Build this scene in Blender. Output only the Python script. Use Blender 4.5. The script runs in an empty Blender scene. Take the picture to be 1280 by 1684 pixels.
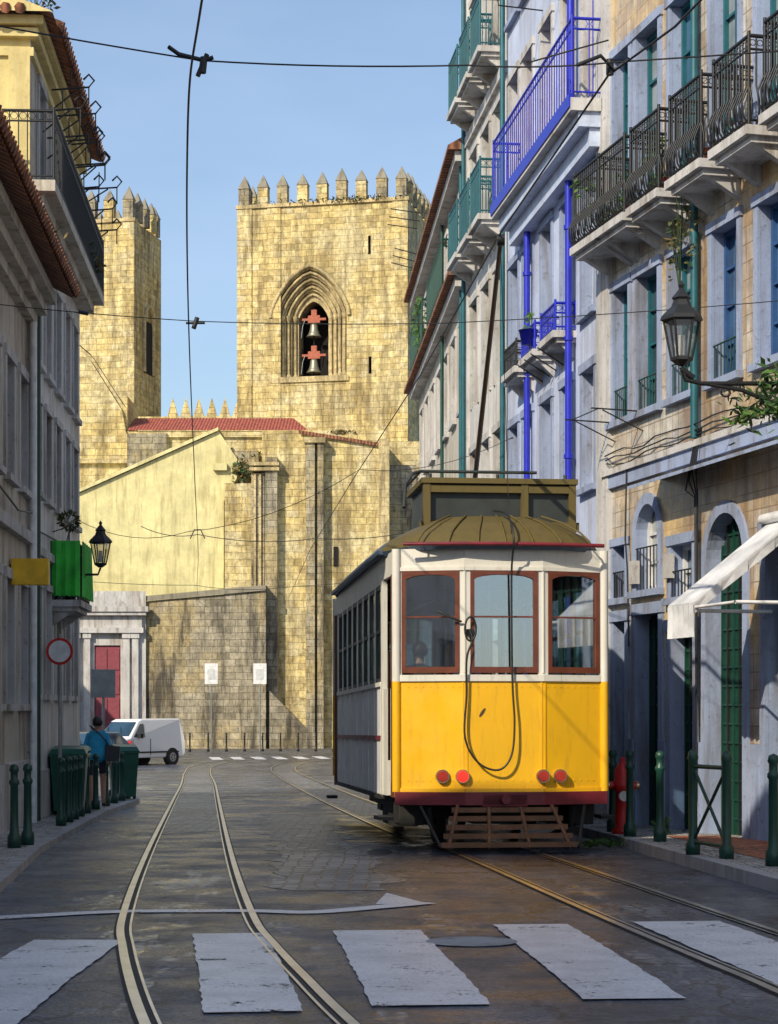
import bpy, math, random
from mathutils import Vector, Matrix
random.seed(7)
R=math.radians
D=bpy.data
col=bpy.context.scene.collection

# ------------------------------------------------------------------ materials
def _base(name):
    m=D.materials.new(name); m.use_nodes=True
    nt=m.node_tree; b=nt.nodes['Principled BSDF']
    return m,nt,b
def N(nt,t,**k):
    n=nt.nodes.new(t)
    for a,v in k.items(): setattr(n,a,v)
    return n
def ramp(nt,fac,stops):
    r=N(nt,'ShaderNodeValToRGB')
    e=r.color_ramp.elements
    while len(e)<len(stops): e.new(0.5)
    for i,(p,c) in enumerate(stops):
        e[i].position=p; e[i].color=(c[0],c[1],c[2],1) if hasattr(c,'__len__') else (c,c,c,1)
    nt.links.new(fac,r.inputs[0]); return r.outputs[0]
def noise(nt,vec,scale,detail=4,rough=.6,sc=None):
    if sc:
        mp=N(nt,'ShaderNodeMapping'); mp.inputs['Scale'].default_value=sc
        nt.links.new(vec,mp.inputs[0]); vec=mp.outputs[0]
    n=N(nt,'ShaderNodeTexNoise'); n.inputs['Scale'].default_value=scale
    n.inputs['Detail'].default_value=min(detail,5); n.inputs['Roughness'].default_value=rough
    nt.links.new(vec,n.inputs['Vector']); return n.outputs['Fac']
def mix(nt,f,a,b,mode='MIX'):
    m=N(nt,'ShaderNodeMix',data_type='RGBA',blend_type=mode)
    for s,v in ((m.inputs['Factor'],f),(m.inputs['A'],a),(m.inputs['B'],b)):
        if isinstance(v,(int,float)): s.default_value=v
        elif isinstance(v,tuple): s.default_value=(v[0],v[1],v[2],1)
        else: nt.links.new(v,s)
    return [o for o in m.outputs if o.type=='RGBA'][0]
def bump(nt,b,h,st,dist=.02):
    n=N(nt,'ShaderNodeBump'); n.inputs['Strength'].default_value=st; n.inputs['Distance'].default_value=dist
    nt.links.new(h,n.inputs['Height']); nt.links.new(n.outputs[0],b.inputs['Normal'])
def sc(c,k): return tuple(max(0,min(1,x*k)) for x in c)

def paint(name,c,rough=.45,metal=0,var=.25,scale=6,bs=.15,spec=.5):
    m,nt,b=_base(name); tc=N(nt,'ShaderNodeTexCoord').outputs['Object']
    f=noise(nt,tc,scale,4)
    c0=ramp(nt,f,[(.3,sc(c,1-var)),(.7,sc(c,1+var*.4))])
    nt.links.new(c0,b.inputs['Base Color']); b.inputs['Roughness'].default_value=rough; b.inputs['Metallic'].default_value=metal
    b.inputs['Specular IOR Level'].default_value=spec
    return m
def tram_paint(name,c,dirt,rough=.3):
    m,nt,b=_base(name); tc=N(nt,'ShaderNodeTexCoord').outputs['Object']
    c0=ramp(nt,noise(nt,tc,1.3,4),[(.3,sc(c,.86)),(.7,c)])
    st=ramp(nt,noise(nt,tc,5,5,.7,(3,3,.5)),[(.52,0.),(.75,.55)]); c1=mix(nt,st,c0,dirt)
    ch=ramp(nt,noise(nt,tc,26,4,.7),[(.68,0.),(.73,.7)]); c2=mix(nt,ch,c1,sc(dirt,.5))
    nt.links.new(c2,b.inputs['Base Color']); rr=ramp(nt,noise(nt,tc,4,4),[(.3,rough),(.7,rough+.25)]); nt.links.new(rr,b.inputs['Roughness'])
    bump(nt,b,noise(nt,tc,2.2,3),.12,.03); return m
def plaster(name,c,stain=(.22,.18,.12),amt=.5,bs=.3):
    m,nt,b=_base(name); tc=N(nt,'ShaderNodeTexCoord').outputs['Object']
    c0=ramp(nt,noise(nt,tc,.9,5,.65),[(.3,sc(c,.7)),(.65,c)])
    st=ramp(nt,noise(nt,tc,1.2,5,.7,(2.6,2.6,.35)),[(.48,0.),(.68,amt)])
    c1=mix(nt,st,c0,stain)
    fine=noise(nt,tc,11,5,.7)
    sp=ramp(nt,fine,[(.58,0.),(.7,amt*.8)])
    c2=mix(nt,sp,c1,sc(stain,.8))
    nt.links.new(c2,b.inputs['Base Color']); b.inputs['Roughness'].default_value=.85
    bump(nt,b,fine,bs,.03)
    return m
def blocks(name,ca,cb,mort,w,h,ms=.012,stain=(.1,.075,.04),amt=.6,off=.5,rough=.85,bs=.5,patch=None,cc=None,cd=None,sq=1.):
    m,nt,b=_base(name); T=N(nt,'ShaderNodeTexCoord'); tc=T.outputs['Object']
    n2=N(nt,'ShaderNodeTexNoise'); n2.inputs['Scale'].default_value=1.1; n2.inputs['Detail'].default_value=2; nt.links.new(tc,n2.inputs['Vector'])
    add=N(nt,'ShaderNodeMix',data_type='RGBA',blend_type='LINEAR_LIGHT'); add.inputs['Factor'].default_value=.07*w if off else .01*w
    nt.links.new(T.outputs['UV'],add.inputs['A']); nt.links.new(n2.outputs['Color'],add.inputs['B'])
    vec=[o for o in add.outputs if o.type=='RGBA'][0]
    def brick(c1,c2,mo,bias=0,shift=None):
        br=N(nt,'ShaderNodeTexBrick'); br.offset=off; br.squash=sq; br.squash_frequency=3
        v=vec
        if shift:
            mp=N(nt,'ShaderNodeMapping'); mp.inputs['Location'].default_value=shift; nt.links.new(vec,mp.inputs[0]); v=mp.outputs[0]
        nt.links.new(v,br.inputs['Vector'])
        for k,x in (('Scale',1),('Mortar Size',ms),('Mortar Smooth',.5),('Bias',bias),('Brick Width',w),('Row Height',h)): br.inputs[k].default_value=x
        br.inputs['Color1'].default_value=(*c1,1); br.inputs['Color2'].default_value=(*c2,1); br.inputs['Mortar'].default_value=(*mo,1)
        return br
    br=brick(ca,cb,mort); c=br.outputs['Color']
    fine=noise(nt,tc,3.2,5,.75)
    if cc:
        b2=brick((0,0,0),(1,1,1),(0,0,0),-.2,(w*12,h*24,0)); k=ramp(nt,b2.outputs['Color'],[(.5,0.),(.85,.9)]); c=mix(nt,k,c,cc)
    if cd:
        b3=brick((0,0,0),(1,1,1),(0,0,0),-.3,(w*30,h*42,0)); k=ramp(nt,b3.outputs['Color'],[(.55,0.),(.85,.9)]); c=mix(nt,k,c,cd)
    if patch:
        pf=ramp(nt,noise(nt,tc,patch[1],5,.65),[(.46,0.),(.6,patch[2])]); c=mix(nt,pf,c,patch[0])
    v=ramp(nt,fine,[(.3,.5),(.64,1.15)]); c=mix(nt,1.,c,v,'MULTIPLY')
    st=ramp(nt,noise(nt,tc,.42,5,.78,(2.,2.,.3)),[(.46,0.),(.63,amt)]); c=mix(nt,st,c,stain)
    sp=ramp(nt,noise(nt,tc,7,4,.75),[(.57,0.),(.68,amt*.75)]); c=mix(nt,sp,c,stain)
    nt.links.new(c,b.inputs['Base Color']); b.inputs['Roughness'].default_value=rough
    hh=mix(nt,.5,br.outputs['Fac'],fine,'SUBTRACT')
    inv=N(nt,'ShaderNodeInvert'); nt.links.new(hh,inv.inputs['Color'])
    bump(nt,b,inv.outputs[0],bs,.06)
    return m
def cobble(name,ca,cb,scale,rough=.6,bs=.7,dark=(.03,.03,.03)):
    m,nt,b=_base(name); tc=N(nt,'ShaderNodeTexCoord').outputs['Object']
    v=N(nt,'ShaderNodeTexVoronoi',feature='F1'); v.inputs['Scale'].default_value=scale; v.inputs['Randomness'].default_value=.45
    nt.links.new(tc,v.inputs['Vector'])
    e=N(nt,'ShaderNodeTexVoronoi',feature='DISTANCE_TO_EDGE'); e.inputs['Scale'].default_value=scale; e.inputs['Randomness'].default_value=.45
    nt.links.new(tc,e.inputs['Vector'])
    sep=N(nt,'ShaderNodeSeparateColor'); nt.links.new(v.outputs['Color'],sep.inputs[0])
    c=ramp(nt,sep.outputs[0],[(0,ca),(1,cb)])
    st=ramp(nt,noise(nt,tc,1.1,5,.7),[(.35,.5),(.65,1.1)]); c=mix(nt,1.,c,st,'MULTIPLY')
    g=ramp(nt,e.outputs['Distance'],[(.02,0.),(.1,1.)]); c=mix(nt,g,dark,c)
    nt.links.new(c,b.inputs['Base Color']); b.inputs['Roughness'].default_value=rough
    bump(nt,b,g,bs,.012)
    return m
def asphalt(name):
    m,nt,b=_base(name); tc=N(nt,'ShaderNodeTexCoord').outputs['Object']
    f=noise(nt,tc,.8,5,.75,(1,.4,1)); c=ramp(nt,f,[(.34,(.016,.021,.036)),(.48,(.038,.046,.068)),(.66,(.11,.12,.15))])
    g=noise(nt,tc,38,4,.75); gc=ramp(nt,g,[(.36,.2),(.64,2.4)]); c=mix(nt,1.,c,gc,'MULTIPLY')
    w=N(nt,'ShaderNodeTexNoise'); w.inputs['Scale'].default_value=2.5; w.inputs['Detail'].default_value=4; nt.links.new(tc,w.inputs['Vector'])
    v=N(nt,'ShaderNodeTexVoronoi',feature='DISTANCE_TO_EDGE'); v.inputs['Scale'].default_value=1.0
    ad=mix(nt,.25,tc,w.outputs['Color'],'LINEAR_LIGHT'); nt.links.new(ad,v.inputs['Vector'])
    cr=ramp(nt,v.outputs['Distance'],[(.005,.12),(.022,1.)]); c=mix(nt,1.,c,cr,'MULTIPLY')
    vc=N(nt,'ShaderNodeTexVoronoi',feature='DISTANCE_TO_EDGE'); vc.inputs['Scale'].default_value=7; vc.inputs['Randomness'].default_value=.5
    nt.links.new(tc,vc.inputs['Vector'])
    sett=ramp(nt,vc.outputs['Distance'],[(.03,(.015,.016,.022)),(.16,(.22,.23,.26))])
    mk=ramp(nt,noise(nt,tc,.55,5,.78,(1.6,.4,1)),[(.55,0.),(.6,1.)])
    c=mix(nt,mk,c,sett)
    nt.links.new(c,b.inputs['Base Color'])
    rr=ramp(nt,noise(nt,tc,1.3,4,.7),[(.38,.2),(.62,.46)]); nt.links.new(rr,b.inputs['Roughness'])
    hh=mix(nt,mk,g,vc.outputs['Distance']); bump(nt,b,hh,.9,.016)
    return m
def roadpaint(name):
    m,nt,b=_base(name); tc=N(nt,'ShaderNodeTexCoord').outputs['Object']
    k=ramp(nt,mix(nt,.35,noise(nt,tc,2.6,5,.8),noise(nt,tc,34,3,.75)),[(.385,0.),(.43,1.)])
    g=ramp(nt,noise(nt,tc,50,3,.7),[(.32,.7),(.55,1.)])
    w=mix(nt,1.,(.88,.89,.93),g,'MULTIPLY')
    w2=mix(nt,ramp(nt,noise(nt,tc,1.5,5,.7),[(.35,.4),(.55,0.)]),w,(.35,.37,.4))
    nt.links.new(w2,b.inputs['Base Color']); b.inputs['Roughness'].default_value=.38
    bump(nt,b,noise(nt,tc,45,3),.5,.01)
    o=[n for n in nt.nodes if n.type=='OUTPUT_MATERIAL'][0]; t=N(nt,'ShaderNodeBsdfTransparent'); x=N(nt,'ShaderNodeMixShader')
    nt.links.new(k,x.inputs[0]); nt.links.new(t.outputs[0],x.inputs[1]); nt.links.new(b.outputs[0],x.inputs[2]); nt.links.new(x.outputs[0],o.inputs[0]); return m
def tiles_roof(name,c):
    m,nt,b=_base(name); T=N(nt,'ShaderNodeTexCoord')
    w=N(nt,'ShaderNodeTexWave',bands_direction='X'); w.inputs['Scale'].default_value=1.6; w.inputs['Distortion'].default_value=.4
    nt.links.new(T.outputs['UV'],w.inputs['Vector'])
    f=noise(nt,T.outputs['Object'],4,5); cc=ramp(nt,f,[(.3,sc(c,.4)),(.7,sc(c,1.2))])
    c2=mix(nt,1.,cc,ramp(nt,w.outputs['Fac'],[(0,.45),(.6,1.)]),'MULTIPLY')
    nt.links.new(c2,b.inputs['Base Color']); b.inputs['Roughness'].default_value=.85; bump(nt,b,w.outputs['Fac'],.8,.05); return m
def glassy(name,c,rough=.06):
    m,nt,b=_base(name); T=N(nt,'ShaderNodeTexCoord').outputs['Object']
    cc=ramp(nt,noise(nt,T,.7,3),[(.35,sc(c,.5)),(.65,sc(c,1.6))])
    nt.links.new(cc,b.inputs['Base Color']); b.inputs['Roughness'].default_value=rough; b.inputs['Specular IOR Level'].default_value=1.
    b.inputs['Coat Weight'].default_value=.6
    bump(nt,b,noise(nt,T,1.5,1),.2,.02); return m
def seeglass(name,tr=.75,tint=(.8,.9,.95)):
    m=D.materials.new(name); m.use_nodes=True; nt=m.node_tree; nt.nodes.clear()
    o=N(nt,'ShaderNodeOutputMaterial'); t=N(nt,'ShaderNodeBsdfTransparent'); g=N(nt,'ShaderNodeBsdfGlossy'); x=N(nt,'ShaderNodeMixShader')
    t.inputs[0].default_value=(*tint,1); g.inputs['Roughness'].default_value=.03; x.inputs[0].default_value=1-tr
    nt.links.new(t.outputs[0],x.inputs[1]); nt.links.new(g.outputs[0],x.inputs[2]); nt.links.new(x.outputs[0],o.inputs[0]); return m
def emis(name,c,s):
    m,nt,b=_base(name); b.inputs['Base Color'].default_value=(*c,1); b.inputs['Emission Color'].default_value=(*c,1); b.inputs['Emission Strength'].default_value=s
    b.inputs['Roughness'].default_value=.2; return m

STONE=blocks('warm_limestone',(.80,.64,.27),(.60,.46,.19),(.34,.26,.12),.74,.4,.011,(.15,.105,.045),.8,patch=((.74,.66,.40),.4,.6),cc=(.33,.25,.11),cd=(.78,.72,.52),bs=.8,sq=.7)
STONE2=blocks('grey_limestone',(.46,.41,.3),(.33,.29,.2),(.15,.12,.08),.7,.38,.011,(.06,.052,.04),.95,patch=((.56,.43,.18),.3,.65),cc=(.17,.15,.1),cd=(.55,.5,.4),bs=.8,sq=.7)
STONED=blocks('trim_limestone',(.68,.56,.3),(.6,.47,.24),(.3,.22,.1),.5,.5,.01,(.13,.1,.05),.75)
YPL=plaster('yellow_lime_plaster',(.80,.72,.36),(.3,.24,.1),.6)
WALLT=blocks('glazed_wall_tile',(.70,.66,.58),(.55,.5,.42),(.26,.2,.14),.2,.2,.009,(.22,.12,.05),.8,off=0.,rough=.28,bs=.2,patch=((.68,.46,.18),.5,.8),cc=(.44,.33,.2),cd=(.42,.45,.55))
WPL=plaster('white_plaster',(.72,.71,.69),(.3,.23,.15),.7)
WPL2=plaster('cool_white_plaster',(.56,.64,.84),(.3,.28,.3),.65)
WPL3=plaster('old_white_plaster',(.62,.57,.48),(.2,.14,.08),.9)
YHS=plaster('yellow_house_plaster',(.82,.68,.30),(.3,.22,.1),.5)
LSTONE=plaster('pale_blue_stone',(.33,.40,.58),(.14,.12,.11),.75)
WSTONE=plaster('pale_dressed_stone',(.6,.59,.58),(.2,.15,.1),.8)
ROOFT=tiles_roof('clay_roof_tile',(.36,.15,.08)); ROOFR=tiles_roof('red_roof_tile',(.5,.12,.08))
ASPH=asphalt('asphalt'); RPAINT=roadpaint('road_paint')
COB=cobble('street_cobble',(.12,.125,.14),(.38,.38,.4),7,.4)
COBL=cobble('calcada_pavement',(.34,.33,.32),(.66,.63,.6),14,.7)
COBR=cobble('red_pavement',(.45,.13,.05),(.6,.2,.08),14,.7)
GRND=cobble('ground_setts',(.14,.14,.14),(.26,.25,.24),6)
KERB=plaster('kerb_stone',(.42,.42,.43),(.1,.1,.1),.6)
RAIL=paint('polished_rail_steel',(.78,.76,.74),.28,1,.25,3,.1)
GROOVE=paint('rail_groove',(.025,.024,.025),.7)
DGREEN=paint('dark_green_iron',(.01,.06,.042),.4); TEAL=paint('teal_paint',(.012,.11,.14),.45); BLUE=paint('cobalt_blue_paint',(.015,.025,.5),.4)
IRON=paint('black_iron',(.015,.016,.018),.5); WFR=paint('white_window_paint',(.7,.7,.7),.5); NAVY=paint('navy_window_paint',(.03,.09,.24),.5)
BROWNW=paint('brown_window_paint',(.09,.05,.03),.5)
GL=glassy('window_glass',(.03,.045,.07)); GLB=glassy('window_glass_blue',(.04,.1,.2)); GLW=glassy('curtained_window_glass',(.3,.33,.36),.12)
TYEL=tram_paint('tram_yellow_paint',(.88,.48,.008),(.5,.26,.02),.28); TCRM=tram_paint('tram_cream_paint',(.72,.70,.63),(.36,.33,.27),.38); TWHT=tram_paint('tram_white_paint',(.78,.79,.8),(.45,.43,.4),.35)
TMAR=paint('tram_maroon_paint',(.2,.02,.03),.45,0,.35,5); TWOOD=paint('tram_mahogany',(.15,.04,.02),.35,0,.3,5)
TROOF=tram_paint('tram_roof_canvas',(.12,.09,.022),(.05,.04,.02),.5); TROOFB=paint('tram_roof_slate',(.07,.11,.17),.5,0,.3,3)
TBOX=paint('tram_clerestory_dark',(.035,.042,.04),.5,0,.4,3); TUND=paint('tram_underframe',(.02,.018,.016),.7,0,.5,7)
TFEN=paint('tram_fender_wood',(.2,.09,.04),.6,0,.4,6); TGLASS=seeglass('tram_window_glass',.62,(.75,.88,.95))
SEAT=paint('seat_leather',(.12,.04,.02),.4); REDL=emis('tail_lamp_lit',(1,.02,.01),1.6); REDO=paint('tail_lamp_lens',(.4,.03,.015),.15); CHR=paint('chrome_ring',(.5,.35,.2),.2,1)
RED=paint('red_enamel',(.6,.02,.02),.35); WHT=paint('white_enamel',(.8,.8,.8),.3); GREY=paint('galvanised_steel',(.35,.37,.38),.45,.6); PALE=paint('pale_sign_print',(.6,.62,.62),.5)
WCAR=paint('white_car_paint',(.8,.81,.83),.2,0,.04,1,0); BCAR=paint('blue_car_paint',(.05,.11,.2),.2,.3,.05,1,0)
RUB=paint('tyre_rubber',(.015,.015,.016),.8); CGL=glassy('car_glass',(.02,.05,.08),.04)
LAMPG=seeglass('lantern_glass',.7,(.9,.9,.85)); WOOD=paint('bell_yoke_wood',(.4,.11,.06),.7); BRONZE=paint('bell_bronze',(.3,.29,.22),.45,.6)
AWN=paint('awning_canvas',(.66,.67,.7),.85,0,.35,3); PINK=paint('faded_red_door',(.26,.05,.07),.6); DARK=paint('dark_interior',(.012,.01,.01),.95)
LEAF=paint('leaf_green',(.07,.16,.02),.6,0,.5,8,0); LEAFD=paint('leaf_dark',(.03,.08,.02),.6,0,.5,8,0)
DRY=paint('dry_weed',(.2,.15,.05),.8,0,.5,8,0)
GCLOTH=paint('green_cloth',(.05,.55,.06),.7,0,.4,3); YSIGN=paint('yellow_sign_enamel',(.85,.5,.01),.4); BUTIL=paint('green_bin_plastic',(.01,.1,.06),.4)
BTRIM=paint('blue_white_sky_paint',(.55,.62,.8),.5)
SKIN=paint('skin',(.55,.3,.2),.5,0,.1); HAIR=paint('dark_hair',(.02,.014,.01),.5); SHIRT=paint('blue_shirt',(.03,.4,.68),.8); SHORT=paint('dark_shorts',(.03,.035,.06),.8)
DCLO=paint('dark_clothes',(.025,.025,.03),.8); BAGM=paint('black_bag',(.015,.015,.02),.5); SHOE=paint('shoe',(.05,.04,.035),.6)
LICH=plaster('lichen_stone',(.3,.27,.2),(.1,.09,.07),.7)

# ------------------------------------------------------------------ mesh helpers
class MB:
    def __init__(s,name): s.n=name; s.v=[]; s.f=[]; s.m=[]; s.mats=[]; s.sm=[]
    def mi(s,m):
        if m not in s.mats: s.mats.append(m)
        return s.mats.index(m)
    def face(s,pts,m,sm=False):
        i=len(s.v); s.v+= [tuple(p) for p in pts]; s.f.append(list(range(i,i+len(pts)))); s.m.append(s.mi(m)); s.sm.append(sm)
    def raw(s,vs,fs,m,sm=False):
        i=len(s.v); s.v+=[tuple(p) for p in vs]; k=s.mi(m)
        for f in fs: s.f.append([i+j for j in f]); s.m.append(k); s.sm.append(sm)
    def box(s,x0,x1,y0,y1,z0,z1,m):
        s.raw([(x0,y0,z0),(x1,y0,z0),(x1,y1,z0),(x0,y1,z0),(x0,y0,z1),(x1,y0,z1),(x1,y1,z1),(x0,y1,z1)],
              [(0,3,2,1),(4,5,6,7),(0,1,5,4),(1,2,6,5),(2,3,7,6),(3,0,4,7)],m)
    def fbox(s,P,Q,a0,a1,n0,n1,z0,z1,m,za=None):
        P=Vector(P[:2]);Q=Vector(Q[:2]); e=(Q-P).normalized(); n=Vector((e.y,-e.x))
        def c(a,k,z): q=P+e*a+n*k; return (q.x,q.y,z)
        s.raw([c(a0,n0,z0),c(a1,n0,z0),c(a1,n1,z0),c(a0,n1,z0),c(a0,n0,z1),c(a1,n0,z1),c(a1,n1,z1),c(a0,n1,z1)],
              [(0,1,2,3),(4,7,6,5),(0,4,5,1),(1,5,6,2),(2,6,7,3),(3,7,4,0)],m)
    def cyl(s,p0,p1,r,m,n=8,r2=None,sm=True):
        p0=Vector(p0);p1=Vector(p1); r2=r if r2 is None else r2
        d=(p1-p0).normalized(); a=d.orthogonal().normalized(); b=d.cross(a)
        vs=[];
        for p,rr in ((p0,r),(p1,r2)):
            for i in range(n):
                t=2*math.pi*i/n; vs.append(p+(a*math.cos(t)+b*math.sin(t))*rr)
        s.raw(vs,[(i,(i+1)%n,n+(i+1)%n,n+i) for i in range(n)],m,sm)
        s.raw(vs[:n],[tuple(reversed(range(n)))],m); s.raw(vs[n:],[tuple(range(n))],m)
    def tube(s,pts,r,m,n=6):
        pts=[Vector(p) for p in pts]; rings=[]; a=None
        for i,p in enumerate(pts):
            d=(pts[min(i+1,len(pts)-1)]-pts[max(i-1,0)]).normalized()
            if a is None: a=d.orthogonal().normalized()
            else:
                a=(a-d*a.dot(d))
                a=a.normalized() if a.length>1e-4 else d.orthogonal().normalized()
            b=d.cross(a); rings.append([p+(a*math.cos(2*math.pi*k/n)+b*math.sin(2*math.pi*k/n))*r for k in range(n)])
        vs=[v for q in rings for v in q]; fs=[]
        for i in range(len(pts)-1):
            for k in range(n): fs.append((i*n+k,i*n+(k+1)%n,(i+1)*n+(k+1)%n,(i+1)*n+k))
        s.raw(vs,fs,m,True)
    def lathe(s,prof,c,m,n=16,sm=True,rot=0):
        vs=[];
        for r,z in prof:
            for k in range(n): t=2*math.pi*k/n+rot; vs.append((c[0]+r*math.cos(t),c[1]+r*math.sin(t),c[2]+z))
        fs=[]
        for i in range(len(prof)-1):
            for k in range(n): fs.append((i*n+k,i*n+(k+1)%n,(i+1)*n+(k+1)%n,(i+1)*n+k))
        s.raw(vs,fs,m,sm)
    def build(s,parent=None,bevel=0):
        me=D.meshes.new(s.n); me.from_pydata(s.v,[],s.f)
        for m in s.mats: me.materials.append(m)
        me.polygons.foreach_set('material_index',s.m); me.polygons.foreach_set('use_smooth',s.sm)
        uv=me.uv_layers.new(name='UV')
        for p in me.polygons:
            n=p.normal; ax=max(range(3),key=lambda i:abs(n[i]))
            for li in p.loop_indices:
                c=me.vertices[me.loops[li].vertex_index].co
                uv.data[li].uv=(c.y,c.z) if ax==0 else ((c.x,c.z) if ax==1 else (c.x,c.y))
        me.update(); o=D.objects.new(s.n,me); col.objects.link(o)
        if parent: o.parent=parent
        if bevel:
            b=o.modifiers.new('bevel','BEVEL'); b.width=bevel; b.segments=2; b.limit_method='ANGLE'; b.angle_limit=R(40)
        return o
def group(name,loc=(0,0,0),rz=0,rx=0):
    e=D.objects.new(name,None); e.empty_display_size=.2; e.location=loc; e.rotation_euler=(rx,0,rz); col.objects.link(e); return e
def frame(name,p,q,z=0):
    """group whose local x runs from p to q and local y faces the street"""
    return group(name,(p[0],p[1],z),math.atan2(q[1]-p[1],q[0]-p[0])), math.hypot(q[0]-p[0],q[1]-p[1])
def G(y):
    if y<=10: return 0.
    if y>=70: return -.9
    return -.015*(y-10)

# ------------------------------------------------------------------ wall building blocks
def outline(xc,hw,z0,zs,rise,n=14,pt=1.):
    p=[(xc-hw,z0)]
    for i in range(n+1):
        t=math.pi*(1-i/n); x=math.cos(t)
        p.append((xc+hw*x, zs+rise*(max(0,1-abs(x)**(2/pt)))**.5 if pt==1. else zs+rise*(1-abs(x)**1.55)**.72))
    p.append((xc+hw,z0)); return p
def facade(b,L,z0,z1,ops,m,x00=0):
    xs=sorted(set([x00,L]+[o[0] for o in ops]+[o[1] for o in ops])); zs=sorted(set([z0,z1]+[o[2] for o in ops]+[o[3] for o in ops]))
    for i in range(len(xs)-1):
        for j in range(len(zs)-1):
            xc=(xs[i]+xs[i+1])/2; zc=(zs[j]+zs[j+1])/2
            if any(o[0]<xc<o[1] and o[2]<zc<o[3] for o in ops): continue
            b.face([(xs[i+1],0,zs[j]),(xs[i],0,zs[j]),(xs[i],0,zs[j+1]),(xs[i+1],0,zs[j+1])],m)
def shell(b,L,z0,z1,dep,m,roof=None):
    b.face([(0,0,z0),(0,-dep,z0),(0,-dep,z1),(0,0,z1)],m); b.face([(L,-dep,z0),(L,0,z0),(L,0,z1),(L,-dep,z1)],m)
    b.face([(0,-dep,z0),(L,-dep,z0),(L,-dep,z1),(0,-dep,z1)],m); b.face([(0,0,z1),(0,-dep,z1),(L,-dep,z1),(L,0,z1)],roof or m)
def arch_fill(b,x0,x1,zs,z1,m,pt=1.,y=0):
    o=outline((x0+x1)/2,(x1-x0)/2,zs,zs,z1-zs,14,pt)[1:-1]; h=len(o)//2
    for i in range(len(o)-1):
        c=(x0,y,z1) if i<h else (x1,y,z1)
        b.face([c,(o[i][0],y,o[i][1]),(o[i+1][0],y,o[i+1][1])],m)
    b.face([(x0,y,z1),(o[h][0],y,o[h][1]),(x1,y,z1)],m) if abs(o[h][1]-z1)>1e-3 else None
    return o
def band(b,pa,ya,pb,yb,m):
    for i in range(len(pa)-1):
        b.face([(pa[i][0],ya,pa[i][1]),(pa[i+1][0],ya,pa[i+1][1]),(pb[i+1][0],yb,pb[i+1][1]),(pb[i][0],yb,pb[i][1])],m)
def window(b,o,fr,sur=None,wallm=None,rec=.16,gl=None,arch=0,rows=3,sw=.12,sill=True,kind='win',mid=True):
    x0,x1,z0,z1=o; gl=gl or random.choice([GL,GL,GLB,GLB,GLW]); rm=sur or wallm or WSTONE
    zs=z1-arch
    b.face([(x0,0,z0),(x0,-rec,z0),(x0,-rec,zs),(x0,0,zs)],rm); b.face([(x1,-rec,z0),(x1,0,z0),(x1,0,zs),(x1,-rec,zs)],rm)
    b.face([(x0,0,z0),(x1,0,z0),(x1,-rec,z0),(x0,-rec,z0)],rm)
    if arch:
        ol=arch_fill(b,x0,x1,zs,z1,wallm or rm); band(b,ol,0,ol,-rec,rm)
    else: b.face([(x0,0,z1),(x0,-rec,z1),(x1,-rec,z1),(x1,0,z1)],rm)
    e=.003
    if sur:
        if arch:
            pi=outline((x0+x1)/2,(x1-x0)/2-e,z0,zs,arch-e); po=outline((x0+x1)/2,(x1-x0)/2+sw,z0,zs,arch+sw)
            band(b,pi,.03,po,.03,sur); band(b,po,.03,po,-.01,sur); band(b,pi,.03,pi,-.01,sur)
        else:
            b.box(x0-sw,x0+e,-.01,.03,z0,z1-e,sur); b.box(x1-e,x1+sw,-.01,.03,z0,z1-e,sur)
            b.box(x0-sw-.02,x1+sw+.02,-.012,.05,z1-e,z1+sw,sur)
        if sill: b.box(x0-sw-.03,x1+sw+.03,-.05,.09,z0-.08,z0+.004,sur)
    yb=-rec+.01
    b.face([(x1,yb-.03,z0),(x0,yb-.03,z0),(x0,yb-.03,z1),(x1,yb-.03,z1)],gl)
    if kind=='win':
        w=.055
        b.box(x0+e,x0+w,yb-.04,yb+.02,z0+.005,z1-e,fr); b.box(x1-w,x1-e,yb-.04,yb+.02,z0+.005,z1-e,fr)
        b.box(x0+w,x1-w,yb-.04,yb+.02,z1-w,z1-e,fr); b.box(x0+w,x1-w,yb-.04,yb+.02,z0+.005,z0+w+.02,fr)
        if mid: b.box((x0+x1)/2-.03,(x0+x1)/2+.03,yb-.03,yb+.025,z0+w+.02,z1-w,fr)
        for k in range(1,rows):
            zz=z0+(z1-z0)*k/rows; b.box(x0+w,x1-w,yb-.03,yb+.01,zz-.015,zz+.015,fr)
    elif kind=='door':
        b.box(x0+e,x1-e,yb-.02,yb,z0+.005,z1-arch*.2-e,fr)
        n=max(2,int((x1-x0)/.16)); 
        for k in range(n+1):
            xx=x0+.02+(x1-x0-.04)*k/n; b.box(xx-.012,xx+.012,yb,yb+.03,z0+.01,z1-.05,IRON if k%2 else fr)
        zz=z0+.2
        while zz<z1-.1: b.box(x0+.01,x1-.01,yb+.002,yb+.02,zz-.012,zz+.012,fr); zz+=.22
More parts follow.
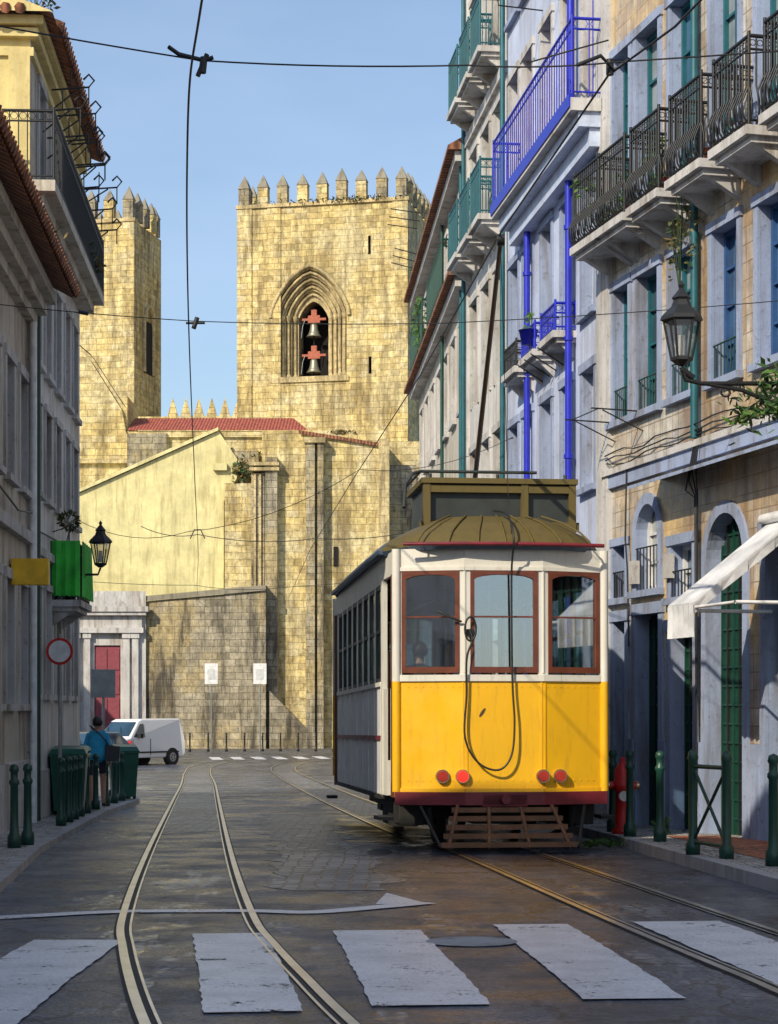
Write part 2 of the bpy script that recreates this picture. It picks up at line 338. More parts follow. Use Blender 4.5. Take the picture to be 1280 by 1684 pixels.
def rail_run(b,pts,z0,h,m,sp=.1,belly=0,scroll=True):
    for i in range(len(pts)-1):
        P=Vector(pts[i]);Q=Vector(pts[i+1]); L=(Q-P).length; e=(Q-P)/L; n=Vector((-e.y,e.x)) 
        cen=sum((Vector(p) for p in pts),Vector((0,0)))/len(pts)
        if n.dot(P-cen)<0: n=-n
        for z in (z0+.06,z0+h-.14,z0+h): b.tube([(P.x,P.y,z),(Q.x,Q.y,z)],.014 if z<z0+h else .022,m,5)
        k=max(1,int(L/sp))
        for j in range(k+1):
            q=P+e*L*j/k
            if belly:
                b.tube([(q.x,q.y,z0+h),(q.x,q.y,z0+h*.45),(q.x+n.x*belly,q.y+n.y*belly,z0+h*.25),(q.x+n.x*belly*.8,q.y+n.y*belly*.8,z0+h*.1),(q.x,q.y,z0)],.011,m,4)
            else: b.tube([(q.x,q.y,z0),(q.x,q.y,z0+h)],.0105,m,4)
            if scroll and j<k:
                c=P+e*L*(j+.5)/k; r=L/k*.42; zc=z0+h-.07
                b.tube([(c.x+e.x*r*math.cos(t),c.y+e.y*r*math.cos(t),zc+r*math.sin(t)) for t in [a*math.pi/3 for a in range(7)]],.006,m,3)
    for p in pts: b.cyl((p[0],p[1],z0),(p[0],p[1],z0+h+.05),.02,m,6)
def balcony(b,x0,x1,z,pr,m,slab=WSTONE,h=.95,belly=0,sp=.1):
    b.box(x0-.05,x1+.05,-.02,pr+.05,z-.1,z,slab); b.box(x0,x1,-.02,pr-.02,z-.17,z-.1,slab)
    for xx in (x0+.1,x1-.1):
        b.raw([(xx-.05,0,z-.17),(xx+.05,0,z-.17),(xx+.05,pr*.8,z-.17),(xx-.05,pr*.8,z-.17),(xx-.05,0,z-.4),(xx+.05,0,z-.4)],[(0,3,4),(1,5,2),(3,2,5,4),(0,1,2,3)],slab)
    rail_run(b,[(x0,0),(x0,pr),(x1,pr),(x1,0)],z,h,m,sp,belly)
def leaves(b,c,rad,n,m,s=.05,m2=None):
    cl=[(random.gauss(0,.45),random.gauss(0,.45),random.gauss(0,.45)) for _ in range(max(3,n//25))]
    for i in range(n):
        k=random.choice(cl); p=Vector((c[0]+rad[0]*(k[0]+random.gauss(0,.22)),c[1]+rad[1]*(k[1]+random.gauss(0,.22)),c[2]+rad[2]*(k[2]+random.gauss(0,.22))))
        d=Vector((random.uniform(-1,1),random.uniform(-1,1),random.uniform(-.6,1))).normalized(); a=d.orthogonal().normalized(); q=s*random.uniform(.6,1.4)
        b.face([p-d*q,p+a*q*.4,p+d*q,p-a*q*.4],m2 if (m2 and random.random()<.4) else m)
def plant(name,c,rad,n,par=None,m=LEAF,m2=LEAFD,s=.05):
    b=MB(name); leaves(b,c,rad,n,m,s,m2)
    for k in range(8):
        b.tube([(c[0],c[1],c[2]-rad[2]),(c[0]+rad[0]*random.uniform(-.6,.6),c[1]+rad[1]*random.uniform(-.6,.6),c[2]+rad[2]*random.uniform(-.2,.9))],.006,m2,3)
    return b.build(par)

# ------------------------------------------------------------------ ground, road, pavements
ys=[-60,-20]+[0.5*i for i in range(0,164)]+[90,100,115,140,200,400,1000,2500]
def sheet(name,xl,xr,yy,dz,m,nx=1):
    b=MB(name)
    for a,c in zip(yy[:-1],yy[1:]):
        X=lambda y,f: xl(y)+(xr(y)-xl(y))*f
        b.face([(X(a,0),a,G(a)+dz),(X(a,1),a,G(a)+dz),(X(c,1),c,G(c)+dz),(X(c,0),c,G(c)+dz)],m)
    return b.build()
def lerp(tab,y):
    if y<=tab[0][0]: return tab[0][1]
    for (a,u),(c,v) in zip(tab[:-1],tab[1:]):
        if y<=c: return u+(v-u)*(y-a)/(c-a)
    return tab[-1][1]
sheet('ground',lambda y:-1500,lambda y:1500,ys,0,GRND)
KL=[(-20,-2.2),(5,-2.4),(10,-2.62),(15,-3.05),(21,-3.75),(31,-4.5),(37,-4.75),(39,-5.0)]
KR=[(-20,7.),(5,4.6),(10,3.75),(15.5,3.1),(22.5,2.6),(27,2.2),(33,1.55),(38,1.1),(52,.25),(60,.1)]
wallL=lambda y: -5.0-.0583*(y-27) if y>27 else -5.0+.0667*(27-y)
wallR=lambda y: 9.28-.242*y if y<26.2 else (2.95-.1296*(y-26.2) if y<33.3 else (2.03-.1043*(y-33.3) if y<38 else 1.54-.0521*(y-38)))
sheet('road',lambda y: lerp(KL,y)-.02 if y<38 else -5-(y-38)*.35,lambda y:lerp(KR,y)+.02,[-20]+[v for v in ys if 0<=v<=100],.004,ASPH)
def pavement(name,tab,wall,y0,y1,sgn,h):
    b=MB(name); yy=[v for v in ys if y0<=v<=y1]
    for a,c in zip(yy[:-1],yy[1:]):
        ka,kc=lerp(tab,a),lerp(tab,c); wa,wc=wall(a)+sgn*.3,wall(c)+sgn*.3; w=.14*sgn
        b.face([(ka,a,G(a)),(kc,c,G(c)),(kc,c,G(c)+h),(ka,a,G(a)+h)],KERB)
        b.face([(ka,a,G(a)+h),(kc,c,G(c)+h),(kc+w,c,G(c)+h+.002),(ka+w,a,G(a)+h+.002)],KERB)
        b.face([(ka+w,a,G(a)+h),(kc+w,c,G(c)+h),(wc,c,G(c)+h),(wa,a,G(a)+h)],COBL)
    y=y1; b.face([(lerp(tab,y),y,G(y)),(wall(y)+sgn*.3,y,G(y)),(wall(y)+sgn*.3,y,G(y)+h),(lerp(tab,y),y,G(y)+h)],KERB)
    return b.build()
HL=.08; HR=.12
pavement('pavement',KL,wallL,0,38,-1,HL); pavement('pavement',KR,wallR,0,56,1,HR)
def ribbon(b,pts,w,dz,m,step=.5,off=0,jit=0):
    pts=[Vector(p) for p in pts]; P=[]
    for a,c in zip(pts[:-1],pts[1:]):
        n=max(1,int((c-a).length/step)); P+=[a+(c-a)*i/n for i in range(n)]
    P.append(pts[-1]); E=[]
    for i,p in enumerate(P):
        d=(P[min(i+1,len(P)-1)]-P[max(i-1,0)]).normalized(); n=Vector((d.y,-d.x)); E.append((p+n*(off-w/2+random.uniform(-jit,jit)),p+n*(off+w/2+random.uniform(-jit,jit))))
    for (a,b1),(c,d1) in zip(E[:-1],E[1:]):
        b.face([(a.x,a.y,G(a.y)+dz),(b1.x,b1.y,G(b1.y)+dz),(d1.x,d1.y,G(d1.y)+dz),(c.x,c.y,G(c.y)+dz)],m)
def spline(ctrl,n=10):
    C=[Vector(c) for c in ctrl]; C=[2*C[0]-C[1]]+C+[2*C[-1]-C[-2]]; out=[]
    for i in range(1,len(C)-2):
        p0,p1,p2,p3=C[i-1:i+3]
        for k in range(n):
            t=k/n; out.append(.5*((2*p1)+(-p0+p2)*t+(2*p0-5*p1+4*p2-p3)*t*t+(-p0+3*p1-3*p2+p3)*t**3))
    out.append(C[-2]); return out
TL=spline([(.9,2),(.05,5.5),(-.63,8.63),(-1.12,11.5),(-1.45,14),(-2.2,21.4),(-3.72,37.4),(-5.1,52),(-6.7,68),(-7.35,77),(-6.9,85),(-4.6,92),(0,97),(8,101)])
TR=spline([(3.3,2),(2.9,5.5),(2.36,9.5),(1.94,13.2),(1.1,21.4),(.53,25),(-.65,36),(-2.0,50),(-3.3,64.5),(-4.1,76),(-3.6,84),(-1.8,89),(1.5,92.5),(8,96)])
def track(name,line):
    b=MB(name)
    for s in (-1,1):
        o=s*.45
        ribbon(b,line,.05,.016,RAIL,off=o); ribbon(b,line,.032,.010,GROOVE,off=o-s*.041); ribbon(b,line,.016,.014,RAIL,off=o-s*.065)
        ribbon(b,line,.016,.009,GROOVE,off=o+s*.033)
    return b.build()
track('tram_track',TL); track('tram_track',TR)
b=MB('track_paving')
ribbon(b,[p for p in TL if 25<p.y<84],.72,.0075,COB); ribbon(b,[p for p in TR if 30<p.y<80],.72,.0075,COB)
ribbon(b,[(-.4,15.8),(-.65,19.5),(-1.0,24),(-1.5,31)],1.0,.0075,COB,.3,0,.16)
b.build()
b=MB('crosswalk_marking')
for xb,yb,xt,yt,w in ((-1.92,7.6,-1.9,11.9,.55),(-.62,8.9,-1.01,12.3,.46),(.2,9.1,-.08,12.5,.56),(1.17,9.3,.94,12.9,.5),(2.25,9.8,1.93,13.1,.6),(.78,5.6,.95,8.4,.45),(1.9,6.2,1.75,8.3,.4)):
    ribbon(b,[(xb,yb),(xt,yt)],w,.0125,RPAINT,.1,0,.008)
for k in range(11):
    x=-8.2+k*.95; ribbon(b,[(x+.6,86.5+.3*k),(x,91+.3*k)],.5,.0125,RPAINT)
b.build()
b=MB('stop_line_marking'); ribbon(b,spline([(-3.1,13.1),(-2.5,13.5),(-1.9,13.85),(-1.0,13.9),(-.55,13.8),(-.1,14.2),(.28,14.6)]),.22,.0125,RPAINT)
b.face([(-.1,14.45,G(14.45)+.013),(.3,14.45,G(14.45)+.013),(-.02,15.5,G(15.5)+.013)],RPAINT)
b.build()
b=MB('road_patch'); b.raw([(.5+.28*math.cos(t),11.8+.25*math.sin(t),G(11.8)+.0135) for t in [k*math.pi/10 for k in range(20)]],[tuple(range(20))],KERB)
b.raw([(-.1+.14*math.cos(t),21.+.5*math.sin(t),G(21)+.012) for t in [k*math.pi/8 for k in range(16)]],[tuple(range(16))],IRON); b.build()
b=MB('red_paving_patch')
for a,c in ((17.5,20),(20,22.3)):
    f=lambda y:(lerp(KR,y)+.55, wallR(y)-.05)
    b.face([(f(a)[0],a,G(a)+HR+.005),(f(a)[1],a,G(a)+HR+.005),(f(c)[1],c,G(c)+HR+.005),(f(c)[0],c,G(c)+HR+.005)],COBR)
b.build()

# ------------------------------------------------------------------ right-hand buildings
def rt(d): return (d-8)/.9719
par,L=frame('tiled_townhouse',(7.344,8),(2.94,26.2))
wb=MB('walls'); ww=MB('windows'); bb=MB('balconies')
cols=[25.65,24.72,23.6,22.35,21.1,19.8,18.4,17,15.4,13.8,12.2,10.6]
w2=[];w3=[];w4=[];dr=[]
for d in cols:
    t=rt(d); w=.38 if d<25 else .3
    w2.append((t-w+.02,t+w-.02,5.2,6.95)); w3.append((t-w,t+w,7.62,10.05)); w4.append((t-w,t+w,11.2,12.9))
g=-.1
dr=[(rt(25.7)-.22,rt(25.7)+.22,g-.2,2.55),(rt(24.72)-.4,rt(24.72)+.4,g-.2,2.6),(rt(23.6)-.36,rt(23.6)+.36,g-.2,2.35),(rt(22.35)-.52,rt(22.35)+.52,g-.2,3.65),(rt(20.85)-.42,rt(20.85)+.42,g-.2,3.3),(rt(19)-.5,rt(19)+.5,g-.2,3.2),(rt(16.5)-.6,rt(16.5)+.6,g-.2,3.2),(rt(13.5)-.6,rt(13.5)+.6,g-.2,3.2)]
up=[(rt(25.7)-.22,rt(25.7)+.22,2.85,3.55),(rt(24.72)-.38,rt(24.72)+.38,2.9,4.0),(rt(23.6)-.34,rt(23.6)+.34,2.75,3.4)]
facade(wb,L,4.35,14,w2+w3+w4,WALLT); facade(wb,L,-.6,4.35,dr+up,WALLT)
shell(wb,L,-.6,14,9,WPL,ROOFT)
for i,o in enumerate(w2): window(ww,o,NAVY if i>2 else TEAL,LSTONE,sw=.11,rows=4)
for i,o in enumerate(w3): window(ww,o,TEAL,LSTONE,sw=.11,rows=4,sill=False)
for o in w4: window(ww,o,TEAL,LSTONE)
for i,o in enumerate(dr): window(ww,o,DGREEN,LSTONE,WALLT,kind='door',arch=.5 if i==3 else 0,sill=False,sw=.14,rec=.2)
window(ww,up[0],NAVY,LSTONE,sw=.1); window(ww,up[1],WFR,LSTONE,WALLT,arch=.38,sw=.14); window(ww,up[2],WFR,LSTONE,sw=.12,rows=2)
for o in up:
    for k in range(7):
        xx=o[0]+.03+(o[1]-o[0]-.06)*k/6; ww.cyl((xx,.02,o[2]),(xx,.02,o[2]+(o[3]-o[2])*.5),.009,IRON,4)
    ww.tube([(o[0],.02,o[2]+(o[3]-o[2])*.5),(o[1],.02,o[2]+(o[3]-o[2])*.5)],.012,IRON,4)
for o in w2[:4]:
    for k in range(8):
        xx=o[0]+.03+(o[1]-o[0]-.06)*k/7; ww.cyl((xx,.0,o[2]),(xx,.0,o[2]+.42),.008,DGREEN,4)
    ww.tube([(o[0],.0,o[2]+.42),(o[1],.0,o[2]+.42)],.012,DGREEN,4)
for d in (25.25,24.2,23.1,21.5,20.2): wb.box(rt(d)-.11,rt(d)+.11,-.01,.045,-.6,1.0,LSTONE)
wb.box(0,L,-.01,.06,4.33,4.5,LSTONE); wb.box(0,L,-.01,.1,4.5,4.58,WSTONE); wb.box(0,L,-.01,.3,13.9,14.1,WSTONE)
wb.box(L-.2,L+.0,-.01,.07,-.6,14,WSTONE)
for d in cols[:9]:
    t=rt(d); balcony(bb,t-.47,t+.47,7.55,.5,IRON,WSTONE,.95,.08,.075)
cb=MB('ledge_canopy'); cb.raw([(rt(20),0,4.3),(rt(24.3),0,4.3),(rt(24.3),.45,4.16),(rt(20),.45,4.16),(rt(20),0,4.26),(rt(24.3),0,4.26),(rt(24.3),.45,4.12),(rt(20),.45,4.12)],[(0,1,2,3),(4,7,6,5),(3,2,6,7),(0,3,7,4),(1,5,6,2)],LSTONE); cb.build(par)
pb=MB('drain_pipes_and_cables')
pb.tube([(rt(23.05),.09,14),(rt(23.05),.09,4.6)],.05,TEAL,8)
for k in range(3):
    z=4.6+.07*k; pts=[(rt(19+.35*j),.09+.01*k,z+.03*math.sin(j*1.3+k)+.04*random.random()) for j in range(21)]; pb.tube(pts,.01,IRON,4)
pb.tube([(rt(25.3),.07,4.6),(rt(25.3),.09,3.6),(rt(25.25),.08,3.2),(rt(25.2),.08,2.2)],.012,IRON,4)
for k in range(4): pb.tube([(rt(22.9)+.05*k,.06,4.7),(rt(22.95)+.1*k,.12,4.3-.1*k),(rt(23.)+.03*k,.07,3.9),(rt(23.05),.06,.3)],.01,IRON,4)
for d in (25.9,24.9): pb.tube([(rt(d),0,5.2),(rt(d),.7,5.22)],.012,IRON,4); pb.tube([(rt(d),0,4.95),(rt(d),.55,5.2)],.01,IRON,4)
pb.tube([(rt(25.9),.6,5.22),(rt(24.9),.6,5.22)],.008,IRON,4)
for d in (25.1,23.95): pb.box(rt(d)-.08,rt(d)+.08,.0,.09,3.0,3.3,WSTONE)
pb.build(par); wb.build(par); ww.build(par); bb.build(par)
aw=MB('shop_awning'); a0,a1=rt(20.45),rt(21.15)
aw.raw([(a0,.03,3.42),(a1,.03,3.42),(a1,1.2,2.5),(a0,1.2,2.5),(a0,.03,3.39),(a1,.03,3.39),(a1,1.2,2.47),(a0,1.2,2.47)],[(0,1,2,3),(4,7,6,5),(3,2,6,7),(0,3,7,4),(1,5,6,2)],AWN)
n=10
for i in range(n):
    x=a0+(a1-a0)*i/n; x2=a0+(a1-a0)*(i+1)/n
    aw.raw([(x,1.21+.02*(i%2),2.48),(x2,1.21+.02*((i+1)%2),2.48),(x2,1.2+.04*((i+1)%2),2.14),(x,1.2+.04*(i%2),2.14)],[(0,1,2,3)],AWN)
for i in range(8):
    y=1.2*i/8; y2=1.2*(i+1)/8; zt=lambda q:3.4-.92*q/1.2
    aw.face([(a0-.001,y,zt(y)),(a0-.001,y2,zt(y2)),(a0-.001+.02*(i%2),y2,zt(y2)-.1),(a0-.001,y,zt(y)-.1)],AWN)
aw.tube([(a0-1.,0,2.45),(a0-1.,1.18,2.45)],.02,WHT); aw.tube([(a1,0,2.45),(a1,1.18,2.45)],.02,WHT); aw.tube([(a0-1.,1.18,2.45),(a1,1.18,2.45)],.018,WHT); aw.cyl((a0-.1,.06,3.46),(a1+.1,.06,3.46),.06,WHT)
aw.build(par)
for i,d in enumerate((25.6,24.7,23.6)): plant('balcony_plants' if i else 'hanging_plants',(rt(d),.35,7.95),(.3,.2,.35),130,par,s=.04)
plant('hanging_plants',(rt(23.1),.25,7.0),(.25,.15,.7),160,par,DRY,LEAFD,.04)
rp=MB('flower_pots')
for d in (25.6,24.7,23.5,22.3):
    for s in (-.25,.2): rp.lathe([(0,0),(.07,0),(.1,.16),(.11,.16)],(rt(d)+s,.3,7.56),random.choice([RED,WOOD,WOOD]),10)
rp.build(par)

par,L=frame('blue_trimmed_townhouse',(2.94,26.22),(2.03,33.3))
wb=MB('walls'); ww=MB('windows'); bb=MB('balconies')
T2=lambda d:(d-26.22)/.9918
cs=[27.25,28.6,30.05,31.5,32.65]; lo=[];mi=[];hi=[];gr=[]
for d in cs:
    t=T2(d); lo.append((t-.36,t+.36,4.5,6.15)); mi.append((t-.36,t+.36,6.95,8.85)); hi.append((t-.38,t+.38,9.75,12.)); gr.append((t-.4,t+.4,-.5,2.9))
h4=[(a,c,13.,14.6) for a,c,_,_ in hi]
facade(wb,L,-.8,15.5,lo+mi+hi+gr+h4,WPL2); shell(wb,L,-.8,15.5,9,WPL,ROOFT)
for o in lo+mi+h4: window(ww,o,BLUE if random.random()<.35 else WFR,LSTONE,rows=4)
for o in hi: window(ww,o,BLUE,WSTONE,rows=4,sill=False)
for o in gr: window(ww,o,DGREEN,WSTONE,kind='door',sill=False)
BL=5.85
bb.box(-.0,BL+.1,-.02,.5,9.45,9.62,WSTONE); bb.box(.05,BL+.05,-.02,.38,9.25,9.45,BTRIM); bb.box(.1,BL,-.02,.22,9.0,9.25,BTRIM); bb.box(.02,BL+.08,.46,.52,9.5,9.68,BLUE)
rail_run(bb,[(.05,0),(.05,.47),(BL+.05,.47),(BL+.05,0)],9.65,1.05,BLUE,.16)
balcony(bb,T2(30.05)-.5,T2(30.05)+.5,6.85,.3,BLUE,WSTONE,.4,0,.1); balcony(bb,T2(31.5)-.5,T2(31.5)+.5,6.85,.3,IRON,WSTONE,.4)
balcony(bb,T2(28.6)-.5,T2(28.6)+.5,6.85,.3,BLUE,WSTONE,.4)
for t in (T2(28.05),T2(31.05)): bb.cyl((t,.12,-.3),(t,.12,9.0),.05,BLUE,10)
bb.cyl((T2(27.9),.12,9.7),(T2(27.9),.12,15.4),.055,BLUE,10)
for z in (1.5,3.2,5,6.7,8.3):
    for t in (T2(28.05),T2(31.05)): bb.cyl((t,.12,z),(t,.12,z+.06),.068,BLUE,10)
for k in range(4):
    t=T2(28.9)+k*.5; bb.tube([(t,0,12.3),(t,.7,12.35),(t,.72,12.45)],.012,IRON,4); bb.tube([(t,0,6.5),(t,.4,6.75)],.012,IRON,4)
wb.box(0,.3,-.01,.08,-.8,15.5,WSTONE); wb.box(.3,L,-.01,.06,3.4,3.55,WSTONE)
bb.cyl((L-.06,.1,-.4),(L-.06,.1,15.3),.045,TEAL,10)
wb.build(par); ww.build(par); bb.build(par)
b=MB('blue_planter'); b.lathe([(0,0),(.1,0),(.15,.22),(.16,.22)],(T2(29.75),.36,6.95),BLUE); leaves(b,(T2(29.75),.36,7.3),(.12,.12,.14),60,LEAF,.04); b.build(par)

par,L=frame('balconied_townhouse',(2.03,33.32),(1.54,38))
wb=MB('walls'); ww=MB('windows'); bb=MB('balconies'); op=[]
for t in (.9,2.3,3.75):
    for z in (4.3,7.15,10,12.9,15.6): op.append((t-.4,t+.4,z,z+2.0))
    op.append((t-.42,t+.42,-.6,2.6))
facade(wb,L,-1,18,op,WPL); shell(wb,L,-1,18,9,WPL3,ROOFT)
for o in op: window(ww,o,TEAL if o[2]>0 else DGREEN,WSTONE,rows=4,kind='win' if o[2]>0 else 'door',sill=o[2]<7)
for t in (.9,2.3,3.75):
    for z in (9.95,12.85): balcony(bb,t-.55,t+.55,z,.42,TEAL,WSTONE,.95)
bb.cyl((L-.08,.1,-.8),(L-.08,.1,17),.04,TEAL,8); wb.box(0,L,-.01,.08,12.3,12.5,WSTONE); wb.box(0,L,-.01,.08,3.6,3.75,WSTONE); wb.box(L-.22,L,-.01,.05,-1,18,WSTONE)
wb.build(par); ww.build(par); bb.build(par)

par,L=frame('tiled_roof_townhouse',(1.54,38.02),(.81,52))
wb=MB('walls'); ww=MB('windows'); bb=MB('balconies'); op=[];k=0
for i in range(7):
    t=1.1+i*1.95
    for z in (4.2,7.4): op.append((t-.42,t+.42,z,z+1.75))
    op.append((t-.45,t+.45,-.7,2.4)); op.append((t-.42,t+.42,10.15,11.75))
facade(wb,L,-1.2,12.3,op,WPL3); shell(wb,L,-1.2,12.3,9,WPL3,ROOFT)
for o in op: window(ww,o,TEAL if o[2]>9 else WFR,WSTONE,rows=3,kind='win' if o[2]>0 else 'door',sill=o[2]<9)
for z,pr in ((12.3,.4),(9.85,.4)):
    wb.raw([(-.1,-.2,z+.42),(L+.3,-.2,z+.42),(L+.3,pr,z+.08),(-.1,pr,z+.08),(-.1,0,z),(L+.3,0,z),(L+.3,pr,z),(-.1,pr,z)],[(0,1,2,3),(4,7,6,5),(3,2,6,7),(0,3,7,4),(1,5,6,2)],ROOFT)
    wb.box(0,L,-.01,.25,z-.2,z-.002,WSTONE)
wb.raw([(-.1,-.2,12.72),(L+.3,-.2,12.72),(L+.3,-4.5,15),(-.1,-4.5,15)],[(0,1,2,3)],ROOFT)
for t in (3.2,9.): rail_run(bb,[(t-1.6,0),(t-1.6,.38),(t+2.6,.38),(t+2.6,0)],10.0,.95,DGREEN,.11)
bb.cyl((5.1,.1,-.8),(5.1,.1,12.2),.04,DGREEN,8); bb.cyl((.4,.1,-.8),(.4,.1,12.2),.04,TEAL,8)
for t in (11.5,12.3,13.1): bb.tube([(t,0,12.9),(t,.8,13.1)],.015,IRON,4); bb.tube([(t,.1,14),(t,.9,14.1)],.015,IRON,4)
wb.build(par); ww.build(par); bb.build(par)
plant('balcony_plants',(8.5,.35,10.6),(1.2,.2,.6),260,par,s=.09); plant('roof_weeds',(13.5,.2,13.0),(.5,.3,.4),80,par,DRY,LEAF,.07)

# ------------------------------------------------------------------ left-hand buildings
par,L=frame('low_corner_house',(-5.0,27),(-4.333,17)); wb=MB('walls'); ww=MB('windows'); op=[]
for i in range(7):
    t=.75+i*1.42; op+= [(t-.36,t+.36,4.35,5.85),(t-.36,t+.36,1.45,3.05)]
facade(wb,L,-.6,7.3,op,WPL3); shell(wb,L,-.6,7.3,8,WPL3,ROOFT)
for o in op: window(ww,o,BROWNW,WSTONE,rows=3,sw=.13)
wb.box(0,.22,-.01,.05,-.6,7.2,WSTONE); wb.box(0,L,-.01,.1,3.65,3.8,WSTONE); wb.box(0,L,-.01,.06,-.6,.7,WSTONE)
for k,(pr,z) in enumerate(((.12,6.7),(.25,6.85),(.38,7.0))): wb.box(0,L,-.01-.001*k,pr,z,z+.15,WPL3)
wb.raw([(-.1,-3,9.1),(L,-3,9.1),(L,.6,7.2),(-.1,.6,7.2),(-.1,-3,8.95),(L,-3,8.95),(L,.6,7.12),(-.1,.6,7.12)],[(0,1,2,3),(4,7,6,5),(3,2,6,7),(0,3,7,4)],ROOFT)
for i in range(60):
    t=-.05+i*.17; wb.cyl((t,.0,7.55),(t,.68,7.17),.07,ROOFT,6)
wb.cyl((.32,.1,-.3),(.32,.1,6.7),.05,WHT,8)
ww.tube([(.1,.08,4.1),(2,.1,3.95),(4,.08,4.1),(7,.1,4.0),(L,.08,4.1)],.015,IRON,4)
wb.build(par); ww.build(par)
sg=MB('projecting_shop_sign'); sg.box(2.0,2.12,.02,.5,2.98,3.32,YSIGN); sg.box(2.03,2.09,-.02,.02,3.05,3.25,IRON); sg.build(par,.01)
plant('roof_weeds',(1.2,.3,7.6),(.5,.3,.25),60,par,DRY,LEAFD,.05)

par,L=frame('white_townhouse',(-5.408,34),(-5.0,27.02)); wb=MB('walls'); ww=MB('windows'); bb=MB('balconies'); op=[]
tl=lambda d:(34-d)/.9983
for d in (33.1,31.85,30.5,29.15,27.9):
    t=tl(d); op+=[(t-.33,t+.33,6.35,7.85),(t-.33,t+.33,4.5,5.8),(t-.33,t+.33,1.6,3.15)]
facade(wb,L,-.9,8.45,op,WPL); shell(wb,L,-.9,8.45,8,WPL,COBL)
for o in op: window(ww,o,random.choice([WFR,BROWNW,TEAL]),WSTONE,rows=3,sw=.1)
wb.box(L-.2,L,-.01,.04,-.9,8.3,WSTONE); wb.box(0,L,-.01,.07,3.6,3.72,WSTONE); wb.box(0,L,-.01,.03,-.9,.5,WSTONE)
bb.box(-.05,L+.55,-.02,.42,8.45,8.6,WPL3); bb.box(0,L+.4,-.02,.25,8.3,8.447,WPL3)
rail_run(bb,[(-.05,0),(-.05,.4),(L+.5,.4),(L+.5,-3.2)],8.6,.95,IRON,.12)
bb.box(L+.003,L+.55,-4,.0,8.45,8.6,WPL3); bb.box(L+.002,L+.3,-4,-.03,8.25,8.448,YHS)
ao=[(tl(d)-.35,tl(d)+.35,8.65,10.4) for d in (32.9,31.4,29.9,28.4)]
b2=MB('attic_storey'); 
facade(b2,L-.15,8.58,11.,ao,WPL3,.1)
for o in ao: window(ww,o,BROWNW,WSTONE,rows=4,sill=False)
b2.face([(L-.15,0,8.5),(L-.15,0,11),(L-.15,-6,11),(L-.15,-6,8.5)],YHS); b2.face([(.1,0,8.5),(.1,-6,8.5),(.1,-6,11),(.1,0,11)],YHS)
for k,(z,p) in enumerate(((10.5,.05),(10.75,.12),(10.9,.2))): b2.box(-.05+.003*k,L-.15+p,-6,p,z,z+.12,YHS)
b2.box(L-.16,L-.1,-.3,-.002,8.6,10.5,YHS); b2.box(L-.16,L-.11,-1.6,-1.3,8.6,10.5,YHS)
b2.raw([(-.2,-3,12.3),(L+.2,-3,12.3),(L+.2,.35,11.0),(-.2,.35,11.0)],[(0,1,2,3)],ROOFT); b2.raw([(L+.2,-3,12.3),(L+.2,.35,11.02),(L+.2,-6.3,11.02)],[(0,1,2)],YHS)
for i in range(30): b2.cyl((L-.3,-.1-i*.2,11.25),(L+.22,-.1-i*.2,11.05),.08,ROOFT,6)
for i in range(34): b2.cyl((-.1+i*.2,.0,11.2),(-.1+i*.2,.42,11.04),.08,ROOFT,6)
b2.build(par)
for k in range(12):
    t=.1+k*.56; z=8.7+.22*(k%5); q=.55+.2*random.random()
    bb.tube([(t,.1,z+1.),(t,q,z+1.05),(t,q+.08,z+1.15),(t,q,z+1.24),(t,q-.08,z+1.16)],.016,IRON,4); bb.tube([(t,.1,z+.7),(t,q-.15,z+1.02)],.013,IRON,4); bb.tube([(t,q,z+1.05),(t,q,z+.8)],.012,IRON,4); bb.tube([(t,q*.6,z+1.02),(t,q*.6,z+1.3)],.012,IRON,4)
balcony(bb,tl(31.2),tl(29.6),3.05,.42,DGREEN,WSTONE,.85)
cl=MB('hanging_cloth'); n=10
for i in range(n):
    u=tl(31.15)+(tl(29.65)-tl(31.15))*i/n; u2=tl(31.15)+(tl(29.65)-tl(31.15))*(i+1)/n
    cl.face([(u,.47+.02*(i%2),3.95),(u2,.47+.02*((i+1)%2),3.95),(u2,.47+.05*((i+1)%2),3.1),(u,.47+.05*(i%2),3.1)],GCLOTH)
for i in range(6):
    v=.45-.43*i/6; v2=.45-.43*(i+1)/6; cl.face([(tl(29.6)+.02+.03*(i%2),v,3.95),(tl(29.6)+.02+.03*((i+1)%2),v2,3.95),(tl(29.6)+.02+.06*((i+1)%2),v2,3.12),(tl(29.6)+.02+.06*(i%2),v,3.1)],GCLOTH)
cl.build(par)
tp=MB('potted_topiary'); t0=tl(29.9); tp.lathe([(0,0),(.09,0),(.12,.2),(.13,.2)],(t0,.25,3.06),BROWNW); tp.cyl((t0,.25,3.25),(t0,.25,4.15),.012,BROWNW,5)
for i in range(260):
    d=Vector((random.gauss(0,1),random.gauss(0,1),random.gauss(0,1))).normalized()*random.uniform(.1,.16); p=Vector((t0,.25,4.28))+d; a=d.orthogonal().normalized()
    tp.face([p-a*.02,p+d.normalized()*.05,p+a*.02],DRY if random.random()<.4 else LEAFD)
tp.build(par)
bb.cyl((L-.3,.08,-.3),(L-.3,.08,8.2),.045,DGREEN,8)
ww.tube([(0,.06,3.95),(2,.07,3.85),(4,.06,3.98),(L,.06,3.9)],.014,IRON,4)
wb.build(par); ww.build(par); bb.build(par)
plant('roof_weeds',(1.5,.35,8.9),(1.,.2,.3),110,par,LEAFD,DRY,.06)
plant('roof_weeds',(L,.1,11.3),(.3,.3,.2),60,par,DRY,LEAFD,.05)

